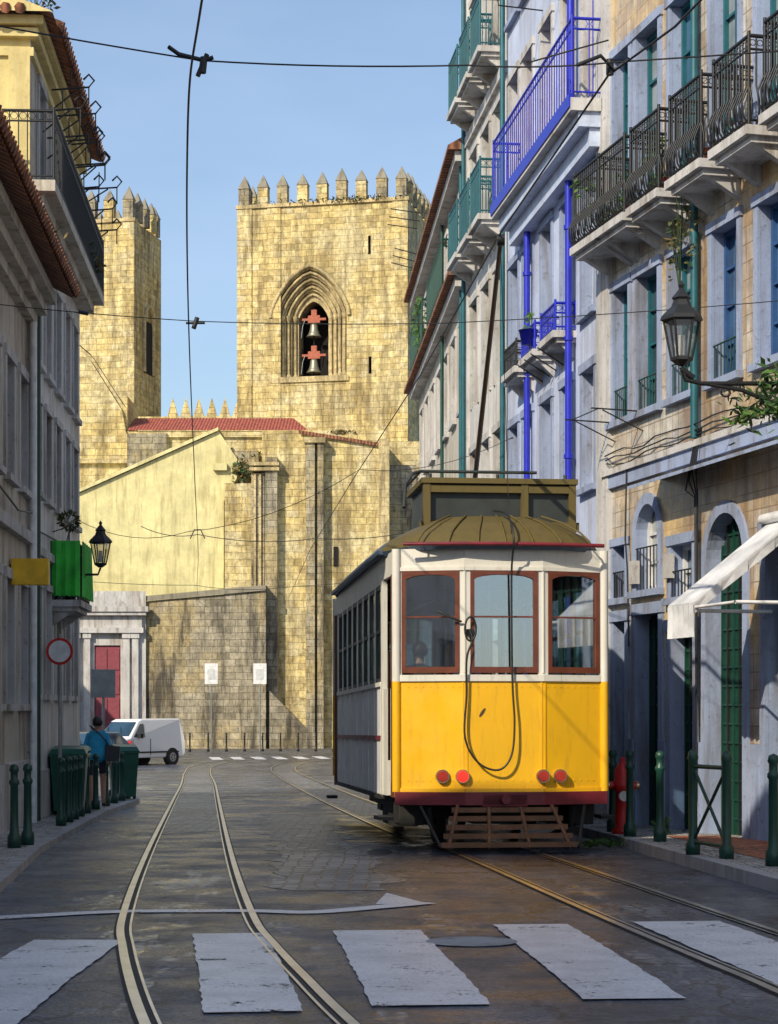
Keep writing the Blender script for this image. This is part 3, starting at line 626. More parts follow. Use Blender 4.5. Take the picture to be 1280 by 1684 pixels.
# unseen houses added left of the camera, heights chosen to shape the sunlight
par,L=frame('unseen_low_house',(-4.333,16.98),(-3.88,10.2)); wb=MB('walls'); ww=MB('windows')  # out of view, kept low so sun passes over it onto the tram
op=[(1+i*1.65,1.8+i*1.65,1.2,2.9) for i in range(3)]
facade(wb,L,-.6,5.0,op,WPL); shell(wb,L,-.6,5.0,8,WPL,ROOFT)
for o in op: window(ww,o,WFR,WSTONE,rows=3)
wb.build(par); ww.build(par)
par,L=frame('unseen_shade_house',(-3.88,10.18),(-2.6,-9)); wb=MB('walls'); ww=MB('windows')  # out of view, added tall to throw shade on crosswalk and foreground road
op=[(1+i*1.65,1.8+i*1.65,z,z+1.7) for i in range(11) for z in (1.2,4.3,7.3)]
facade(wb,L,-.6,10.,op,WPL); shell(wb,L,-.6,10.,8,WPL,ROOFT)
for o in op: window(ww,o,WFR,WSTONE,rows=3)
wb.build(par); ww.build(par)

# ------------------------------------------------------------------ cathedral
par=group('cathedral',(0,0,0))
def tower(name,Bx,By,W,dep,top,arch):
    g=group(name,(Bx,By,0),math.pi-R(12)); g.parent=par
    b=MB('tower_walls')
    ops=[]
    if arch:
        xc=6.45; zb=22.95; zsp=27.05
        ops=[(xc-2.45,xc+2.45,zb,29.95),(2.4,2.58,30.7,31.9),(2.35,2.55,23,24.1)]
    zt=top-2.3
    facade(b,W,-1,zt,ops,STONE)
    b.face([(0,0,-1),(0,-dep,-1),(0,-dep,zt),(0,0,zt)],STONE); b.face([(W,-dep,-1),(W,0,-1),(W,0,zt),(W,-dep,zt)],STONE); b.face([(0,-dep,-1),(W,-dep,-1),(W,-dep,zt),(0,-dep,zt)],STONE)
    b.face([(0,0,zt-.8),(W,0,zt-.8),(W,-dep,zt-.8),(0,-dep,zt-.8)],STONE)
    if arch:
        for x0,x1,z0,z1 in ops[1:]:
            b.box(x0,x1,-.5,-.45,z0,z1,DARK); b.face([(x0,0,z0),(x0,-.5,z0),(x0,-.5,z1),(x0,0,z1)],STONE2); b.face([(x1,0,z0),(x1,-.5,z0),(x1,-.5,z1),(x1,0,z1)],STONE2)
        arch_fill(b,xc-2.45,xc+2.45,zsp,29.95,STONE,pt=2.)
        hw=[2.45,2.1,1.75,1.4,1.0]; zz=zb; y=0
        for i in range(4):
            A=outline(xc,hw[i],zz,zsp,hw[i]*1.18,14,2.); y2=y-.25
            band(b,A,y,A,y2,STONED)
            Bq=outline(xc,hw[i+1],zz,zsp if i<3 else zsp-.2,hw[i+1]*1.18,14,2.); band(b,A,y2,Bq,y2,STONED)
            b.tube([(p[0],y2+.1,p[1]) for p in outline(xc,(hw[i]+hw[i+1])/2,zz+.3,zsp,(hw[i]+hw[i+1])/2*1.18,14,2.)],.09,STONED,8)
            y=y2
            for s in (-1,1):
                xx=xc+s*(hw[i]+hw[i+1])/2; b.lathe([(.1,0),(.17,.12),(.2,.35),(.2,.4)],(xx,y2+.1,zsp-.4),STONED,8); b.lathe([(.19,0),(.17,.2),(.1,.3)],(xx,y2+.1,zz),STONED,8)
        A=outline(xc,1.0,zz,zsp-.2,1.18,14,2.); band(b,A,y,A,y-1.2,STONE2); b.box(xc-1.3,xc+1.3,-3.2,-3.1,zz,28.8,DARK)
        b.box(xc-2.6,xc+2.6,-1.3,.12,zz-.35,zz+.003,STONED)
        b.tube([(p[0],.05,p[1]) for p in outline(xc,2.62,zsp-.2,zsp,3.1,14,2.)],.13,STONED,8)
        bl=MB('bells')
        for z in (25.75,23.4):
            for (x0,x1,z0,z1) in ((-.8,.8,1.05,1.2),(-.4,.4,1.2,1.38),(-.18,.18,1.38,1.75),(-.4,.4,.9,1.05)): bl.box(xc+x0,xc+x1,-1.25,-1.05,z+z0,z+z1,WOOD)
            bl.lathe([(.0,.9),(.17,.88),(.24,.76),(.28,.45),(.36,.2),(.5,.0),(.46,-.02)],(xc,-1.1,z-.02),BRONZE,16); bl.cyl((xc,-1.1,z-.1),(xc,-1.1,z+.1),.06,IRON,8)
            bl.tube([(xc+.6,-1.05,z+1.1),(xc+.75,-1.05,z+.7),(xc+.85,-1.05,z-.1)],.03,GREY,5)
        bl.tube([(xc,-1.1,zb),(xc,-1.1,27.6)],.03,IRON,4); bl.build(g)
    for x in (-.05,W-.95): b.box(x,x+1.0,-1.,.08,-1,zt+.1,STONE)
    if arch: b.box(W-2.9,W-2.0,-.01,.07,16,zt,STONE); b.box(-.1,W+.1,-.01,.22,17.9,18.3,STONED)
    b.box(-.12,W+.12,-.4,.14,zt-.05,zt+.18,STONED)
    def merl(x0,x1,y0,y1,z,h):
        b.box(x0,x1,y0,y1,z,z+h,STONE2 if random.random()<.6 else STONE); mx,my=(x0+x1)/2,(y0+y1)/2
        b.raw([(x0-.04,y0-.04,z+h),(x1+.04,y0-.04,z+h),(x1+.04,y1+.04,z+h),(x0-.04,y1+.04,z+h),(mx,my,z+h+.85+random.uniform(-.1,.1))],[(0,1,4),(1,2,4),(2,3,4),(3,0,4),(0,3,2,1)],LICH)
    n=max(3,int(W/1.22)); 
    for i in range(n):
        x=.05+(W-.75)*i/(n-1)+random.uniform(-.04,.04); hh=1.2+random.uniform(-.12,.1)
        merl(x,x+.68,-.5,.05,zt+.18,hh); merl(x,x+.68,-dep,-dep+.5,zt+.18,hh)
    nd=max(2,int(dep/1.3))
    for j in range(1,nd):
        yy=-dep*j/nd; merl(-.05,.5,yy-.3,yy+.3,zt+.18,1.2); merl(W-.5,W+.05,yy-.3,yy+.3,zt+.18,1.2)
    if not arch:
        b.box(-.06,.02,-3.6,-2.,24,27.5,DARK)
        b.tube([(-.06,-1.9,24),(-.06,-1.9,27.3),(-.06,-2.4,28.3),(-.06,-2.8,28.6),(-.06,-3.2,28.3),(-.06,-3.7,27.3),(-.06,-3.7,24)],.15,STONED,6)
    else:
        b.box(-.35,.0,-7.5,-5.2,-1,zt-2,STONE2)
        leaves(b,(-.2,-6,zt-2),(.5,1.5,.3),60,DRY,.15)
        leaves(b,(W*.4,.2,zt+.2),(W*.45,.15,.25),240,DRY,.12,LEAFD)
    return b.build(g)
tower('bell_tower',1.17,125,11.3,11,36.4,True)
tower('north_tower',-16.9,128.8,10,5.6,36.0,False)
n_=MB('nave_front')
n_.box(-17.5,-8.6,128,134,-1,20.6,STONE)
for i in range(7):
    x=-14.6+i*.86
    n_.raw([(x,128,20.6),(x+.7,128,20.6),(x+.7,128.5,20.6),(x,128.5,20.6),(x+.35,128.25,21.9)],[(0,1,4),(1,2,4),(2,3,4),(3,0,4)],STONE)
n_.box(-22,-7.5,118.5,126,-1,18.1,STONE); n_.box(-19.9,-16.,118.9,124,18.1,20.5,STONE)
n_.raw([(-19.3,118.6,18.1),(-16.,118.6,18.1),(-16.3,118.6,19.6),(-18.2,118.6,22.6),(-19.5,118.6,23.8),(-19.5,120,18.1),(-16.,120,18.1),(-16.3,120,19.6),(-18.2,120,22.6),(-19.5,120,23.8)],[(0,1,2,3,4),(9,8,7,6,5),(1,6,7,2),(2,7,8,3),(3,8,9,4),(4,9,5,0)],STONE)
n_.raw([(-16.2,118.5,19.9),(-16.2,120.1,19.9),(-18.2,120.1,23),(-19.5,120.1,24.1),(-19.5,118.5,24.1),(-18.2,118.5,23)],[(0,1,2,5),(5,2,3,4)],LICH)
n_.raw([(-15.9,118.2,18.3),(-4.9,118.2,18.3),(-6,122,19.6),(-15.9,122,19.6)],[(0,1,2,3)],ROOFR); n_.box(-15.9,-4.9,118.3,122,17.9,18.27,STONE)
n_.box(-22,-7.5,118.2,118.6,16.3,16.6,STONED); n_.box(-15.9,-13.5,118.1,118.7,15,18.1,STONE2)
n_.box(-7.5,3.5,118,126,-1,17.6,STONE)
n_.build(par)
bu=MB('buttress_front')
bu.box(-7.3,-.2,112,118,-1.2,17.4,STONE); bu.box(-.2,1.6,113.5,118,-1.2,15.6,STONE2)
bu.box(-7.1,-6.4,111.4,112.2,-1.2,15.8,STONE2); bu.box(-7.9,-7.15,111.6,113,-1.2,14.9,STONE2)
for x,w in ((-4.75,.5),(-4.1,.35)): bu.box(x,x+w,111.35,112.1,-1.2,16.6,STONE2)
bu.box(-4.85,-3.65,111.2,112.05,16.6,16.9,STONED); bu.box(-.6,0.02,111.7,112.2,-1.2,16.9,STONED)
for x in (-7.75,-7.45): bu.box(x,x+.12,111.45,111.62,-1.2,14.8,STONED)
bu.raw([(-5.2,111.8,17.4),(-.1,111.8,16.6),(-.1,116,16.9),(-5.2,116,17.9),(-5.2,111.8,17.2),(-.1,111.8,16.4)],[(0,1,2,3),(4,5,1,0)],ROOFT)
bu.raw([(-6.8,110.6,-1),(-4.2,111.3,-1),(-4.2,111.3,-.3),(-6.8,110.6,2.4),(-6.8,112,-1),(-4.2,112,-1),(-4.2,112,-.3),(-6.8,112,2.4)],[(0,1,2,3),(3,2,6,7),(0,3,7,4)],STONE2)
bu.box(-3.2,-2.95,111.9,112.02,9.6,10.7,DARK)
for z in (15.,15.3): bu.box(-8.0,-6.3,111.3-.003*z,113.1,z,z+.2,STONED)
leaves(bu,(-7,113,15.8),(.8,.6,.4),150,DRY,.15,LEAFD); leaves(bu,(-3,112,17.4),(1.6,.3,.2),80,DRY,.12)
bu.build(par)
yh=MB('plastered_side_house')
pts=[(-20.,-1),(-9.6,-1),(-9.6,13.4),(-8.5,15.4),(-9.9,17.5),(-18,13.9),(-20,13.2)]
f=[(x,113,z) for x,z in pts]; k=[(x,118,z) for x,z in pts]; yh.face(f,YPL); yh.face(k,YPL)
for i in range(len(pts)):
    j=(i+1)%len(pts); yh.face([f[i],f[j],k[j],k[i]],YPL)
for (x0,z0),(x1,z1) in ((pts[5],pts[4]),(pts[6],pts[5])):
    yh.raw([(x0,112.8,z0+.02),(x1,112.8,z1+.02),(x1,118,z1+.02),(x0,118,z0+.02),(x0,112.8,z0+.22),(x1,112.8,z1+.22),(x1,118,z1+.22),(x0,118,z0+.22)],[(0,1,5,4),(4,5,6,7)],YPL)
yh.box(-9.5,-7.6,112.4,118,-1,14.4,STONE); yh.box(-9.4,-7.6,113.2,118,14.4,16.4,STONE2); yh.box(-10.2,-9.4,112.7,113.2,15.2,15.6,YPL)
leaves(yh,(-8.4,112.8,15.),(.8,.5,.9),200,DRY,.18,LEAFD); yh.build(par)
w=MB('stone_boundary_wall')
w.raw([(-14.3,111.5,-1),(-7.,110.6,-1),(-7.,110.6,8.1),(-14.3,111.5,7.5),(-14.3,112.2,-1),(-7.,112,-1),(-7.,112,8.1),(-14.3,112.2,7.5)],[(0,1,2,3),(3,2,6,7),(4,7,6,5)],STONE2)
w.raw([(-14.3,111.35,7.5),(-7.,110.45,8.1),(-7.,110.45,8.4),(-14.3,111.35,7.8),(-14.3,112.3,7.8),(-7.,112.2,8.4)],[(0,1,2,3),(3,2,5,4)],LICH); w.build()
gp=group('stone_gateway',(-16.1,111.2,-.9)); b=MB('gateway_walls')
facade(b,2.1,0,9.,[(-.75,.75,0,5.9)],WSTONE,-2.2); 
b.v=[(-x,-y,z) for x,y,z in b.v]
b.box(-2.2,2.1,.3,.8,0,9,WSTONE)
for x in (-1.75,-1.15,1.1,1.6): b.box(x-.16,x+.2,-.25,.02,0,6.6,WSTONE); b.box(x-.22,x+.26,-.32,.02,6.3,6.6,WSTONE); b.box(x-.24,x+.28,-.34,.02,0,.5,WSTONE)
b.box(-2.2,2.1,-.4,.02,6.6,6.9,WSTONE); b.box(-2.1,2.,-.25,.02,6.9,7.6,WSTONE); b.box(-2.35,2.25,-.55,.02,7.6,7.8,WSTONE); b.box(-2.5,2.4,-.65,.02,7.8,8.1,WSTONE)
b.raw([(-1.4,-.5,8.1),(1.3,-.5,8.1),(0,-.5,9.),(-1.4,.3,8.1),(1.3,.3,8.1),(0,.3,9.)],[(0,1,2),(3,5,4),(0,2,5,3),(1,4,5,2)],WSTONE)
b.build(gp); b=MB('gate_door'); b.box(-.75,.75,.12,.2,0,5.9,PINK)
for i in range(2):
    for z in (.3,1.7,3.1,4.5): b.box(-.68+i*.72,-.04+i*.72,.07,.13,z,z+1.2,PINK)
b.build(gp)
w=MB('stone_boundary_wall'); w.box(-34,-18.3,111.6,112.4,-1,7.5,STONE2); w.build()
par,L=frame('square_side_house',(-26,112),(-24,70)); b=MB('walls'); op=[(2+i*2.6,3.1+i*2.6,z,z+1.9) for i in range(15) for z in (1.5,5,8.5)]
facade(b,L,-1.2,12,op,WPL3); shell(b,L,-1.2,12,8,WPL3,ROOFT)
for o in op: window(b,o,WFR,WSTONE)
b.build(par)
par,L=frame('square_corner_house',(3.2,60),(5,108)); b=MB('walls'); op=[(2+i*2.6,3.1+i*2.6,z,z+1.9) for i in range(17) for z in (1.5,5,8.5)]
facade(b,L,-1.2,12,op,WPL3); shell(b,L,-1.2,12,8,WPL3,ROOFT)
for o in op: window(b,o,WFR,WSTONE)
b.build(par)

# ------------------------------------------------------------------ tram
tg=group('tram',(1.25,21.05,G(21.05)),.11,-.012)
b=MB('body'); W=1.2; LT=8.4
P0,P1,P2,P3=(-W+.05,.22),(-.43,.0),(.43,.0),(W-.05,.22)
F0,F1,F2,F3=(W-.05,LT-.22),(.43,LT),(-.43,LT),(-W+.05,LT-.22)
def dist(a,c): return math.hypot(a[0]-c[0],a[1]-c[1])
gls=MB('windows')
def endfacet(P,Q,lit=True):
    l=dist(P,Q); w=.06
    b.fbox(P,Q,0,l,-.05,0,.66,1.86,TYEL); b.fbox(P,Q,-.004,l+.004,-.06,.022,1.86,1.93,TCRM); b.fbox(P,Q,0,l,-.05,.0,3.1,3.3,TCRM)
    b.fbox(P,Q,0,w,-.05,.0,1.93,3.1,TCRM); b.fbox(P,Q,l-w,l,-.05,.0,1.93,3.1,TCRM)
    b.fbox(P,Q,-.01,l+.01,-.02,.05,.52,.66,TMAR); b.fbox(P,Q,0,l,-.03,.018,3.06,3.1,TCRM)
    b.fbox(P,Q,.0,l,.0,.02,.66,.7,TYEL)
    for a in (.012,l-.03): b.fbox(P,Q,a,a+.018,.0,.008,.7,1.86,TYEL)
    e=(Vector(Q)-Vector(P)).normalized(); n=Vector((e.y,-e.x))
    for zz in (.78,1.8):
        for i in range(9):
            q=Vector(P)+e*(.05+(l-.1)*i/8); b.cyl((q.x,q.y,zz),(q.x+n.x*.006,q.y+n.y*.006,zz),.008,TYEL,6)
    a0,a1=w,l-w; z0,z1=1.95,3.06; t=.045
    gls.fbox(P,Q,a0,a0+t,-.045,.015,z0,z1,TWOOD); gls.fbox(P,Q,a1-t,a1,-.045,.015,z0,z1,TWOOD)
    gls.fbox(P,Q,a0+t,a1-t,-.045,.015,z0,z0+t+.02,TWOOD); gls.fbox(P,Q,a0+t,a1-t,-.045,.015,z1-t,z1,TWOOD)
    gls.fbox(P,Q,a0+t,a1-t,-.03,.005,z0+.6,z0+.618,TWOOD)
    hw=(a1-a0-2*t)/2
    for s,a in ((1,a0+t),(-1,a1-t)):
        q=lambda u,z:(*(Vector(P)+e*(a+s*u)+n*.012),z)
        gls.face([q(-.01,z1-t+.005),q(hw,z1-t+.005),q(hw*.6,z1-t-.004),q(hw*.3,z1-t-.015),q(hw*.1,z1-t-.033),q(-.01,z1-t-.06)],TWOOD)
    gls.fbox(P,Q,a0+t,a1-t,-.022,-.018,z0+t,z1-t,TGLASS)
for a,c in ((P0,P1),(P1,P2),(P2,P3),(F0,F1),(F1,F2),(F2,F3)): endfacet(a,c)
for p in (P0,P3,F0,F3): b.cyl((p[0],p[1],1.86),(p[0],p[1],3.3),.05,TCRM,10); b.cyl((p[0],p[1],.66),(p[0],p[1],1.86),.05,TYEL,10)
for p in (P1,P2): b.cyl((p[0],p[1]+.01,1.95),(p[0],p[1]+.01,3.1),.02,TCRM,8)
vdir=[((-W,1.25),P0,1),(P3,(W,1.25),0),((W,LT-1.25),F0,1),(F3,(-W,LT-1.25),0)]
for P,Q,first in vdir:
    l=dist(P,Q); b.fbox(P,Q,0,l,-.05,0,3.04,3.3,TCRM)
    near=l if first else 0; s=-1 if first else 1
    def seg(u0,u1,n0,n1,z0,z1,m):
        a,c=near+s*u0,near+s*u1; b.fbox(P,Q,min(a,c),max(a,c),n0,n1,z0,z1,m)
    seg(.0,.14,-.05,0,.6,1.86,TYEL); seg(0,.14,-.05,0,1.86,3.04,TCRM)
    seg(.16,.2,-.05,.03,.6,3.04,TWOOD); seg(l-.1,l,-.05,.01,.6,3.04,TCRM); seg(l-.36,l-.1,-.05,0,.6,1.8,TCRM)
    if not first: seg(.2,l-.36,-.06,-.04,.7,3.0,TGLASS)
    seg(.2,l-.36,.0,.15,.34,.38,TUND)
    if not first: seg(.2,l-.36,-.08,-.05,.7,1.8,TYEL)
    else:
        q=near+s*.3; b.fbox(P,Q,q-.012,q+.012,.02,.045,1.0,2.2,CHR)
for P,Q in (((-W,LT-1.25),(-W,1.25)),((W,1.25),(W,LT-1.25))):
    l=dist(P,Q); b.fbox(P,Q,0,l,-.05,0,.58,1.25,TWHT); b.fbox(P,Q,0,l,-.05,-.002,1.25,1.86,TWHT); b.fbox(P,Q,0,l,-.01,.02,1.22,1.27,TMAR); b.fbox(P,Q,0,l,-.06,.025,1.83,1.88,TCRM)
    b.fbox(P,Q,0,l,-.05,0,3.0,3.3,TCRM); b.fbox(P,Q,0,l,-.03,.03,.55,.6,TUND)
    n=8
    for i in range(n+1):
        a=l*i/n; b.fbox(P,Q,max(0,a-.045),min(l,a+.045),-.05,.003,1.86,3.0,TCRM); b.fbox(P,Q,max(0,a-.02),min(l,a+.02),-.02,.015,.6,1.86,TCRM)
        if i<n:
            c=l*(i+1)/n
            for u0,u1,z0,z1 in ((a+.045,a+.085,1.88,3.),(c-.085,c-.045,1.88,3.),(a+.085,c-.085,1.88,1.93),(a+.085,c-.085,2.95,3.0),(a+.085,c-.085,2.45,2.49)): gls.fbox(P,Q,u0,u1,-.04,-.005,z0,z1,TBOX)
            gls.fbox(P,Q,a+.085,c-.085,-.03,-.026,1.93,2.95,TGLASS)
b.box(-W+.06,W-.06,.3,LT-.3,.58,.74,TUND); b.box(-W+.06,W-.06,.3,LT-.3,3.2,3.25,TCRM)
for y in (1.25,LT-1.3):
    b.box(-W+.06,-.4,y,y+.05,.74,1.9,TWOOD); b.box(.4,W-.06,y,y+.05,.74,1.9,TWOOD); b.box(-.44,-.38,y,y+.05,.74,3.2,TWOOD); b.box(.38,.44,y,y+.05,.74,3.2,TWOOD); b.box(-W+.06,W-.06,y,y+.05,2.95,3.2,TWOOD)
it=MB('interior')
for i in range(6):
    y=1.9+i*.85
    for x0,x1 in ((-W+.1,-.3),(.3,W-.1)):
        it.box(x0,x1,y,y+.42,1.12,1.2,SEAT); it.box(x0,x1,y-.05,y+.02,1.2,1.72,SEAT); it.box(x0+.1,x1-.1,y+.1,y+.3,.74,1.12,TUND)
for s in (-1,1): it.tube([(s*.55,1.4,2.85),(s*.55,7,2.85)],.015,CHR)
for y in (.45,LT-.45):
    it.box(-.2,.25,y-.1,y+.1,.74,1.7,TUND); it.cyl((-.05,y,1.7),(-.05,y,1.78),.13,CHR,12); it.cyl((.6,y,.74),(.6,y,1.8),.02,CHR); it.tube([(.6+.15*math.cos(t),y,1.8+.15*math.sin(t)) for t in [k*math.pi/6 for k in range(13)]],.015,CHR)
for x in (-.3,.0,.3): it.cyl((x,1.0,.74),(x,1.0,3.2),.014,CHR,6)
it.build(tg)
rings=[(3.28,W+.06,.0),(3.33,W+.09,-.05),(3.37,W+.07,-.03),(3.48,W-.04,.10),(3.6,W-.26,.30),(3.7,W-.5,.6),(3.76,.3,1.1)]
rf=MB('roof'); n=48; vs=[]
for z,hw,ins in rings:
    hl=LT/2-ins+.1
    for k in range(n):
        t=2*math.pi*k/n; c,s=math.cos(t),math.sin(t)
        x=hw*math.copysign(abs(c)**.36,c); y=LT/2+ (hl)*math.copysign(abs(s)**.36,s)
        if abs(s)>.5: y-= math.copysign(.16*(abs(x)/W)**2,s)
        vs.append((x,y,z))
for i in range(len(rings)-1):
    for k in range(n):
        ymid=(vs[i*n+k][1]+vs[i*n+(k+1)%n][1])/2
        rf.raw([vs[i*n+k],vs[i*n+(k+1)%n],vs[(i+1)*n+(k+1)%n],vs[(i+1)*n+k]],[(0,1,2,3)],TROOFB if (i==0 or 1.0<ymid<LT-1.) else TROOF,True)
for x in (-.95,-.62,-.3,0,.3,.62,.95):
    pts=[]
    for z,hw,ins in rings[1:6]:
        k=hw/(W+.09); pts.append((x*k, ins-.1+.16*(x*k/W)**2+.01,z+.012))
    rf.tube(pts,.012,TROOF,5)
rf.tube([(x,-.16+.17*(x/W)**2,3.335) for x in [-1.1+.2*i for i in range(12)]],.022,TMAR,6)
for s in (-1,1): rf.box(min(s*1.02,s*1.28),max(s*1.02,s*1.28),.9,LT-.9,3.305,3.35,TROOFB)
rf.box(-.72,.95,1.0,2.3,3.66,4.12,TBOX); rf.box(-.78,1.01,.9,2.4,4.12,4.18,TROOF); rf.box(-.76,.99,.93,.985,4.02,4.1,TROOF)
for x in (-.76,.36,.91): rf.box(x,x+.08,.92,1.02,3.58,4.12,TROOF)
rf.box(-.8,1.03,.94,1.0,3.6,3.69,TROOF); rf.box(-.55,.55,2.4,6.8,3.72,3.86,TROOFB)
for s in (-.66,.12,.9): rf.cyl((s,1.1,4.18),(s,1.1,4.25),.02,TBOX)
rf.tube([(-.78,1.0,4.26),(.55,1.0,4.26)],.018,TBOX); rf.tube([(-.78,1.0,4.26),(-.88,.9,4.22),(-.98,.8,4.08),(-1.02,.6,3.8)],.02,TBOX); rf.tube([(-.78,1.0,4.26),(-.78,2.4,4.26)],.018,TBOX)
rf.build(tg); 
u=MB('truck')
u.box(-.75,.75,1.2,7.2,.32,.56,TUND)
for y in (2.1,LT-2.1):
    for x in (-.45,.45):
        u.cyl((x-.05,y,.36),(x+.05,y,.36),.36,TUND,24); u.cyl((x-.08*(1 if x>0 else -1),y,.36),(x-.05*(1 if x>0 else -1),y,.36),.39,GREY,24)
    u.cyl((-.6,y,.36),(.6,y,.36),.06,TUND)
    for s in (-1,1): u.box(s*.62-.08,s*.62+.08,y-.25,y+.25,.22,.5,TUND)
for s in (-1,1): u.box(s*.62-.04,s*.62+.04,1.6,6.8,.3,.42,TUND); u.box(s*.95-.14,s*.95+.14,.5,1.1,.28,.55,TUND)
u.box(-.3,.3,.35,1.2,.3,.55,TUND); u.box(.75,1.05,1.5,2.4,.25,.55,TUND); u.box(-1.05,-.75,1.5,2.6,.22,.55,TUND)
u.tube([(-.8,.15,.5),(-.78,.2,.3),(-.62,.6,.16)],.03,TUND); u.tube([(.8,.15,.5),(.78,.2,.3),(.62,.6,.16)],.03,TUND)
u.box(-.25,.25,-.05,.3,.5,.64,TMAR); u.cyl((0,-.14,.58),(0,.1,.58),.05,TMAR,12); u.build(tg,.01)
f=MB('fender')
for i in range(5):
    k=i/4; hw=.58+.16*k; z=.47-.36*k; y=-.02-.3*k
    f.box(-hw,hw,y-.02,y+.02,z-.03,z+.025,TFEN)
for x in (-.6,-.2,.2,.6): f.tube([(x*.85,.0,.53),(x*1.1,-.34,.07)],.025,TFEN,4)
f.tube([(-.74,-.34,.08),(-.9,.1,.5)],.02,IRON); f.tube([(.74,-.34,.08),(.9,.1,.5)],.02,IRON)
f.build(tg)
t=MB('tail_lamps')
for x,m in ((-.67,REDO),(-.46,REDL),(.42,REDO),(.62,REDO)):
    y=0.0 if abs(x)<.43 else (abs(x)-.43)*.3
    t.cyl((x,y-.05,.83),(x,y+.03,.83),.075,CHR,20); t.cyl((x,y-.075,.83),(x,y-.05,.83),.058,m,20,.062)
t.build(tg)
h=MB('trolley_rope_and_hose')
h.tube(spline([(-.39,-.06,2.42),(-.36,-.08,2.3),(-.42,-.07,2.1),(-.42,-.05,1.7),(-.44,-.07,1.25),(-.3,-.09,.98),(-.08,-.1,.9),(.06,-.1,1.05),(.1,-.08,1.4),(.08,-.06,1.9),(.07,-.08,3.0),(.07,-.22,3.4),(.05,.1,3.68),(0.02,.8,3.8)],6),.012,IRON,5)
h.tube([(-.38+.1*math.cos(a)*.6,-.08,2.42+.13*math.sin(a)) for a in [k*math.pi/8 for k in range(17)]],.012,IRON,5)
h.box(-.42,-.34,-.05,0,2.36,2.42,IRON); h.tube([(-.47,-.03,2.5),(-.6,-.05,2.55),(-.72,.02,2.62)],.012,IRON); h.build(tg)
s=MB('rust_spot'); s.raw([(-.24+.02*math.cos(a)+.03*math.sin(a),-.004,1.52+.05*math.sin(a)) for a in [k*math.pi/5 for k in range(10)]],[tuple(range(10))],BROWNW); s.build(tg)
b.build(tg); gls.build(tg)
tx=D.curves.new('side_lettering','FONT'); tx.body='E r'; tx.size=.12; tx.extrude=.002; to=D.objects.new('side_lettering',tx); col.objects.link(to); to.parent=tg
to.location=(-W-.006,1.55,1.95); to.rotation_euler=(R(90),0,R(-90)); tx.materials.append(IRON)
bpy.context.view_layer.update()
inv=tg.matrix_world.inverted()
def toT(p): return tuple(inv@Vector(p))
tpz=MB('trolley_pole')
tip=(.97,16.9,5.46)
tpz.cyl(toT(tip),(.3,4.2,4.25),.02,BROWNW,8,.034); tpz.cyl((.3,4.2,3.75),(.3,4.2,4.3),.1,TUND,12); tpz.box(.05,.55,3.8,4.6,3.9,3.98,TUND)
tpz.cyl(toT((.94,16.9,5.47)),toT((1.0,16.9,5.47)),.05,IRON,12)
tpz.tube([toT(tip),(.1,0.3,3.9),(.07,-.1,3.35)],.004,IRON,3)
tpz.build(tg)

# ------------------------------------------------------------------ overhead wires
def wire(name,pts,r=.01):
    b=MB(name); b.tube(pts,r,IRON,5); return b.build()
wl=[(p.x,p.y,5.5) for p in TL if 4<p.y<80]; wire('overhead_wire',wl,.008)
wire('overhead_wire',[(3.2,4,5.5),(1.72,11.7,5.5),(1.42,12.6,5.5),(.96,16.8,5.5),(.38,24,5.5),(-.6,34,5.45),(-2.0,49.5,5.45),(-3.6,70,5.4)],.008)
def span(y,zs,xs,sag=.12):
    pts=[]
    for (x0,z0),(x1,z1) in zip(list(zip(xs,zs))[:-1],list(zip(xs,zs))[1:]):
        for k in range(8): u=k/8; pts.append((x0+(x1-x0)*u,y,z0+(z1-z0)*u-sag*4*u*(1-u)*.4))
    pts.append((xs[-1],y,zs[-1])); return pts
b=MB('span_wire'); b.tube(span(12.4,[6.05,5.53,5.5,5.52,5.9],[-4.0,-1.2,.5,1.45,6.2],.05),.006,IRON,4)
b.cyl((-1.22,12.4,5.43),(-1.16,12.4,5.57),.016,IRON); b.tube([(-1.4,12.35,5.6),(-1.34,12.4,5.57),(-1.18,12.4,5.53),(-1.12,12.4,5.55)],.014,IRON,6); b.cyl((-1.18,12.4,5.55),(-1.19,12.4,5.45),.024,IRON)
b.tube([(1.2,12.4,5.5),(1.35,12.4,5.56),(1.45,12.5,5.5),(1.53,12.4,5.54)],.013,IRON,6); b.cyl((1.42,12.5,5.47),(1.42,12.5,5.57),.025,IRON); b.tube([(.9,12.4,5.52),(1.4,12.4,5.66)],.006,IRON,4); b.build()
b=MB('span_wire'); b.tube(span(20.7,[5.75,5.52,5.5,5.75],[-4.6,-2.06,.62,4.3],.05),.006,IRON,4); b.cyl((-2.08,20.7,5.44),(-2.04,20.7,5.56),.025,IRON); b.cyl((-2.16,20.7,5.5),(-1.96,20.7,5.5),.013,IRON)
b.cyl((-3.3,20.7,5.62),(-3.2,20.7,5.6),.022,IRON); b.build()
b=MB('span_wire'); b.tube(span(47,[5.8,5.6,5.5,5.8],[-6,-4.62,-1.8,1.1],.3),.012,IRON,4); b.tube([(-4.8,47,5.5),(-4.7,47,5.72),(-4.55,47,5.72),(-4.45,47,5.5)],.014,IRON,5); b.build()
b=MB('span_wire'); b.tube(span(33,[4.6,4.4,5.45,6],[-5.3,-3.4,-.5,2.1],.5),.007,IRON,4); b.build()
b=MB('span_wire'); b.tube(span(64,[5.9,5.45,5.4,6.2],[-13,-6.4,-3.2,3.2],.3),.012,IRON,4); b.build()

